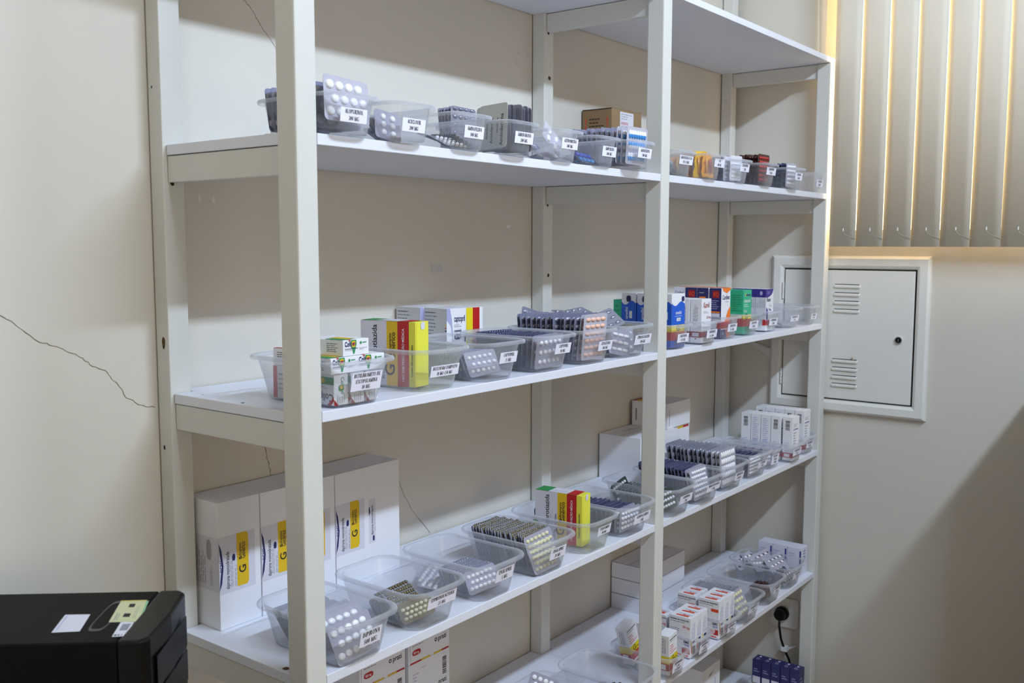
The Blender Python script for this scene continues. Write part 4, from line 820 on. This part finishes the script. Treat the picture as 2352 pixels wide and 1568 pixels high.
rowof('ibu','ibu',13,-.080,.084,3,12,z=.008,desc='silver white-caplet',fdesc='white-caplet',nfront=3)
rowof('iso','iso',10,-.080,.060,0,10,z=.006,desc='grey small-pill',fdesc='white small-pill')
rowof('levd','levd',5,-.06,.04,6,24,z=.006,desc='navy small-pill',fdesc='white-pill')
def levo(label, loc, grp, mk=RED, k=0):
    return carton(label, loc, (.060,.0335,.146), (0,0,0), WHITE, ([('b','L',.28,.70,.72,.92)] if k in (0,1,4) else [('l','L',.2,.25,.85,.92,14,LILAC)]) + [('l','L',.2,.2,.8,.42,5,LILAC),('q','L',0,.07,1,.18,mk),('q','F',0,.07,1,.18,mk),('q','L',.2,.09,.75,.16,WHITE),('l','F',.15,.76,.75,.84,2,FINE),('q','F',.12,.70,.82,.72,PURPLE),('l','F',.15,.35,.6,.65,5,FINE),('l','F',.1,.1,.6,.15,1,WHITE)], grp)
for k in range(5): levo(f'tall white levothyroxine carton, {("foremost","second","third","fourth","rearmost")[k]} in the nearer levothyroxine tub', TB2('lev1',.006,-.056+.0355*k - (.006 if k == 0 else 0)), 'tall white cartons in the nearer levothyroxine tub', RED, k)
for k in range(5): levo(f'tall white levothyroxine carton, {("foremost","second","third","fourth","rearmost")[k]} in the farther levothyroxine tub', TB2('lev2',.006,-.058+.0355*k), 'tall white cartons in the farther levothyroxine tub', RED, k)
def dipbox(label, x, w, k):
    P = [('q','F',0,.28,.86,.73,STK),('p','F',[(0,.69),(.06,.63),(.10,.5),(.06,.37),(0,.31),(.02,.40),(.06,.5),(.02,.6)],NAVY),('t','F','prati',.07,.46,.010,90,NAVY,.022),('t','F','dipirona monoidratada',.235,.31,.011,90,INK,.072),('l','F',.26,.32,.33,.6,2,FINE,True),('o','F',.345,.55,.035,.028,NAVY),('l','F',.36,.32,.42,.52,2,FINE,True),
         ('p','F',[(.42,.31),(.66,.31),(.70,.34),(.70,.70),(.66,.73),(.42,.73)],GOLD),('t','F','Medicamento',.53,.52,.010,90,INK,.032),('t','F','Genérico',.62,.52,.014,90,INK,.032),('t','F','G',.63,.41,.022,90,INK)] if k < 4 else \
        [('q','F',0,.30,.22,.70,STK),('p','F',[(0,.62),(.03,.64),(.05,.58),(0,.55)],NAVY),('t','F','dipirona monoidratada',.14,.37,.009,90,INK,.066),('o','F',.15,.34,.03,.025,NAVY),('l','F',.18,.4,.21,.68,1,FINE,True)]
    P += [('q','L',.0,.30,1,.72,STK),('q','L',0,.34,.14,.74,FINE),('l','L',.2,.34,.6,.70,7,FINE,True),('o','L',.7,.62,.08,.08,STEEL),('l','L',.72,.34,.8,.52,2,FINE,True)]
    return carton(label, (x+w/2, -.052-.002*k%.004, LV[3]+.0003), (w-.001,.098,.243), (0,0,0), WHITE, P, 'tall white dipyrone boxes on the third shelf')
for k, x in enumerate((.048,.1435,.239,.3345,.430)): dipbox(('leftmost','second from left of the','middle','fourth from left of the','rightmost')[k]+' tall white dipyrone boxes in the row by the back wall', x, .0955, k)
def plain(label, loc, size, rot=(0,0,0), pr=(), grp=None): return carton(label, loc, size, rot, WHITE, list(pr), grp, 'white_box', 'box')
SMK = [('o','F',.2,.75,.02,.05,INK),('l','F',.25,.6,.5,.8,2,FINE),('q','T',0,.48,1,.495,FINE)]
plain('wide plain white box on the third shelf behind the glimepiride tub', (1.622,-.076,LV[3]+.0003), (.222,.146,.138), pr=[('q','T',0,.49,1,.505,FINE),('l','T',.3,.6,.7,.75,2,FINE)])
plain('white box with a red and yellow stripe standing beside the wide plain box', (1.795,-.070,LV[3]+.0003), (.118,.130,.138), pr=[('p','F',[(.3,.92),(.62,.92),(.62,.97),(.3,.97)],GOLD),('q','F',.62,.92,.95,.97,RED),('q','F',0,.2,.06,.6,RED)])
plain('white box with red and yellow top edge stacked above the wide plain box', (1.770,-.076,LV[3]+.139), (.152,.130,.080), pr=[('q','T',0,.75,1,.9,GOLD),('q','T',0,.9,1,1,RED),('q','L',.1,.2,.14,.7,FINE),('q','F',.06,.1,.08,.75,FINE)])

# ------------------------------------------------------------------ fourth shelf
tub('e3','B',4,.865,-.310,[],'large clear plastic tub with loose blister packs, leftmost on the fourth shelf')
tub('e2','B',4,1.055,-.325,[],'large almost empty clear plastic tub beside the middle post on the fourth shelf')
tub('m25','S',4,1.269,-.328,['METOPROLOL','25 MG','SUCCINATO'],'',-.008,.036,.062,.030)
tub('m50','S',4,1.435,-.322,['METOPROLOL','50 MG','SUCCINATO'],'',-.002,.028,.064,.028)
tub('m100','S',4,1.606,-.327,['METOPROLOL','100 MG'],'',-.008,.034,.057)
tub('met','B',4,1.760,-.312,['METRONIDAZOL','250 MG'],'',-.004,.044,.076)
tub('nife','B',4,1.950,-.305,['NIFEDIPINO','20 MG'],'',.006,.046,.056)
tub('ome','B',4,2.139,-.300,['OMEPRAZOL','20 MG'],'',.007,.042,.076)
loose('e3','whi',[(-.010,.060,.050,-14,28,-30,'rising from the back of'),(-.045,.03,.03,-66,18,24,'tilted at the left of')],'white-pill')
loose('e3','whi',[(-.050,.055,.036,-72,14,38,'sticking out at the left of'),(-.03,-.02,.02,-78,4,10,'lying in'),(.02,.02,.012,-80,3,-8,'lying low in')],'grey',True)
loose('e2','nife',[(-.012,-.036,.010,-62,8,-6,'brown, lying foremost in'),(-.016,-.012,.010,-66,8,-4,'brown, lying second in'),(-.004,-.06,.008,-60,-4,4,'brown, leaning at the front of')],'small-pill',True)
def metop(label, loc, mg, rz=0, size=(.0345,.067,.115), rx=0, ry=0, grp=None):
    L = [('t','L','succinato de metoprolol',.05,.90,.008,0,INK,.058),('l','L',.06,.84,.85,.87,1,INK),('q','L',.62,.70,.97,.78,REDOR) if mg == '100 mg' else ('t','L',mg,.64,.73,.010,0,REDOR,.021),('l','L',.06,.48,.6,.70,5,FINE),('t','L','EMS',.70,.36,.010,0,NAVY,.016),('q','L',.72,.28,.95,.34,LILAC),('q','L',.62,.10,.98,.24,RED),('q','L',.3,.03,.9,.06,REDOR)]
    F = [('l','F',.2,.45,.85,.93,3,LILAC,True),('q','F',.1,.30,.25,.42,YEL),('q','F',.4,.34,.8,.40,NAVY),('q','F',.15,.12,.4,.28,PINK),('b','F',.45,.06,.85,.26)]
    return carton(label, loc, size, (rx,ry,rz), WHITE, L + F + [('q','T',.2,.18,.42,.75,REDOR),('l','T',.5,.1,.85,.8,2,LILAC,True),('t','T',mg,.60,.18,.010,90,REDOR,.02)], grp)
for k in range(3): metop(('leftmost','middle','rightmost')[k]+' orange-badged metoprolol carton in the front row of its tub', TB2('m100',-.034+.0352*k,-.036), '100 mg', grp='metoprolol 100 mg cartons')
for k in range(2): metop(('left','right')[k]+' orange-badged metoprolol carton in the rear row of its tub', TB2('m100',-.026+.043*k,.040), '100 mg', size=(.040,.060,.112), grp='metoprolol 100 mg cartons')
for k in range(3): metop(('leftmost','middle','rightmost')[k]+' plain metoprolol carton in the front row of its tub', TB2('m50',-.034+.0352*k,-.036), '50 mg', grp='metoprolol 50 mg cartons')
metop('plain metoprolol carton standing alone in the rear of its tub', TB2('m50',-.022,.042), '50 mg', size=(.046,.060,.104), grp='metoprolol 50 mg cartons')
def m25(label, loc, rot):
    return carton(label, loc, (.052,.034,.112), rot, WHITE, [('t','F','succinato de metoprolol',.06,.88,.007,0,INK,.044),('l','F',.06,.82,.8,.85,1,INK),('l','F',.1,.52,.6,.76,4,REDOR),('q','F',.5,.56,.9,.58,PINK),('q','F',0,.30,1,.48,YEL),('t','F','G',.3,.325,.021,0,INK),('t','F','Genérico',.56,.35,.008,0,INK,.02),('q','F',0,.12,1,.30,RED),('l','F',.4,.18,.9,.26,2,WHITE),('q','L',0,.30,1,.48,YEL),('q','L',0,.12,1,.30,RED),('l','L',.25,.55,.75,.95,3,FINE,True),('q','L',.2,.14,.7,.27,WHITE),('q','F',.1,.03,.6,.06,REDOR)], 'white, yellow and red metoprolol 25 mg cartons')
m25('white, yellow and red metoprolol carton foremost beside the middle post', TB2('m25',.006,-.052), (0,-3,4))
m25('white, yellow and red metoprolol carton tipped over at the back left', TB2('m25',-.014,.045,.014), (-6,-14,0))
m25('white, yellow and red metoprolol carton upright behind the middle post', TB2('m25',.026,.030), (0,2,0))
carton('white metoprolol carton lying flat under the others in the tipped metoprolol tub', TB2('m25',.0,-.004,.0), (.07,.05,.024), (0,0,0), WHITE, [('q','F',.1,.3,.6,.6,RED),('q','T',.1,.1,.9,.5,RED)])
rowof('met','met',13,-.074,.050,26,38,z=.010,desc='grey-green large-pill',fdesc='cream large-pill')
rowof('nife','nife',4,-.070,-.040,14,20,z=.006,desc='dark brown',fdesc='dark brown small-pill',x=.006)
g = [(-.040,.050,0.049999999999999996,-44,-10,-20),(-.012,.040,0.052,-48,8,-14),(.022,.020,0.046,-40,-14,-26),(.034,-.030,0.044,-42,-8,-18),(-.030,.0,0.041999999999999996,-50,10,-8),(.01,-.05,0.036,-38,-6,-12)]
for i,(x,y,z,rx,ry,rz) in enumerate(g): loose('ome','ome',[(x,y,z,rx,ry,rz,('at the back left of','behind the middle of','at the right of','at the front right of','at the left of','at the front of')[i])],'maroon and white capsule')
rowof('ome','ome',5,-.078,.02,4,14,z=.006,desc='dark maroon capsule',fdesc='lower maroon and white capsule')
for k in range(3): carton(f'small white and lilac carton, {("nearest the front","in the middle","nearest the back wall")[k]} of three beside the end post', (2.279,-.352+.054*k,LV[4]+.0003), (.056,.052,.100), (0,0,0), mat('card_lilac_white','#dcdcec',.45), [('l','L',.1,.62,.8,.8,2,LILAC),('q','L',.86,.3,.97,.9,PURPLE),('l','F',.3,.6,.9,.9,3,PURPLE),('p','F',[(.1,.4),(.6,.6),(.6,.64),(.1,.45)],PURPLE)], 'small white and lilac cartons')
for k in range(3): plain(('bottom','middle','top')[k]+' white box of the stack of three on the fourth shelf', (1.722,-.066,LV[4]+.0003+.0508*k), (.254,.128,.0502), pr=[('q','L',0,.965,1,1,FINE),('q','F',0,.965,1,1,FINE),('o','F',.06,.4,.012,.09,INK),('t','F','prati',.14,.6,.010,0,NAVY),('l','F',.28,.55,.5,.8,2,FINE),('q','T',0,.49,1,.503,FINE)]+([('p','T',[(.6,.45),(.8,.62),(.8,.66),(.58,.5)],NAVY)] if k == 2 else []), grp='stacked white boxes on the fourth shelf')
def metf(label, x, z, up=0):
    if up: return plain(label, (x+.071,-.053,z), (.142,.094,.196), pr=[('t','F','cloridrato de',.09,.40,.013,0,INK,.055),('t','F','metformina',.09,.31,.013,0,INK,.053),('l','F',.09,.20,.4,.28,3,FINE),('o','F',.19,.13,.10,.035,RED),('t','F','850 mg',.12,.115,.008,0,WHITE,.018),('t','F','prati',.72,.15,.017,0,INK,.028),('o','F',.66,.175,.03,.022,INK),('o','F',.66,.175,.015,.011,WHITE),('q','F',.04,.0,.30,.02,RED),('q','F',.30,.0,.52,.02,GOLD),('q','F',.60,.0,.80,.02,GOLD),('q','F',.80,.0,.98,.02,RED),('b','F',.82,.24,.92,.42),('q','F',.035,.05,.04,.98,FINE)], grp='white metformin boxes on the fourth shelf')
    return plain(label, (x+.071,-.053,z), (.142,.094,.196), pr=[('l','F',.1,.76,.25,.88,3,LILAC),('l','F',.3,.90,.45,.92,1,FINE),('t','F','prati',.72,.60,.017,0,INK,.028),('b','F',.82,.70,.92,.92)], grp='white metformin boxes on the fourth shelf')
for k, x in enumerate((.398,.551)):
    metf('lower ' + ('left','right')[k] + ' white metformin box in the pile on the fourth shelf', x, LV[4]+.0003); metf('upper ' + ('left','right')[k] + ' white metformin box in the pile on the fourth shelf', x, LV[4]+.1968, 1)

# ------------------------------------------------------------------ bottom shelf
plain('white box standing on the bottom shelf, partly hidden by the shelf above', (1.905,-.15,LV[5]+.0003), (.13,.12,.22), pr=[('p','F',[(.3,.84),(.5,.86),(.75,.95),(.8,.97),(.6,.9),(.4,.87)],NAVY),('q','F',.25,.3,.32,.7,LILAC),('q','F',.7,.3,.74,.78,LILAC),('q','F',.25,.3,.74,.33,LILAC)])
tub('azul','S',5,2.232,-.315,[],'small clear plastic tub holding five navy cartons on the bottom shelf')
for k in range(5): carton(f'navy, white and yellow carton, {("foremost","second","third","fourth","rearmost")[k]} in the row on the bottom shelf', TB2('azul',.0,-.068+.0352*k), (.050,.0335,.138), (0,0,0), NAVY, [('q','L',.08,.38,.92,.56,STK),('q','L',0,.18,1,.36,GOLD),('q','L',0,.06,1,.18,REDOR),('q','F',0,.06,1,.32,GOLD),('l','F',.2,.5,.8,.8,3,LILAC),('l','L',.2,.66,.8,.78,2,LILAC),('o','T',.7,.5,.1,.12,STK),('l','T',.15,.3,.5,.7,2,STK)], 'navy cartons in the tub on the bottom shelf')
print('blister packs:', NB[0], 'objects:', len(bpy.data.objects))
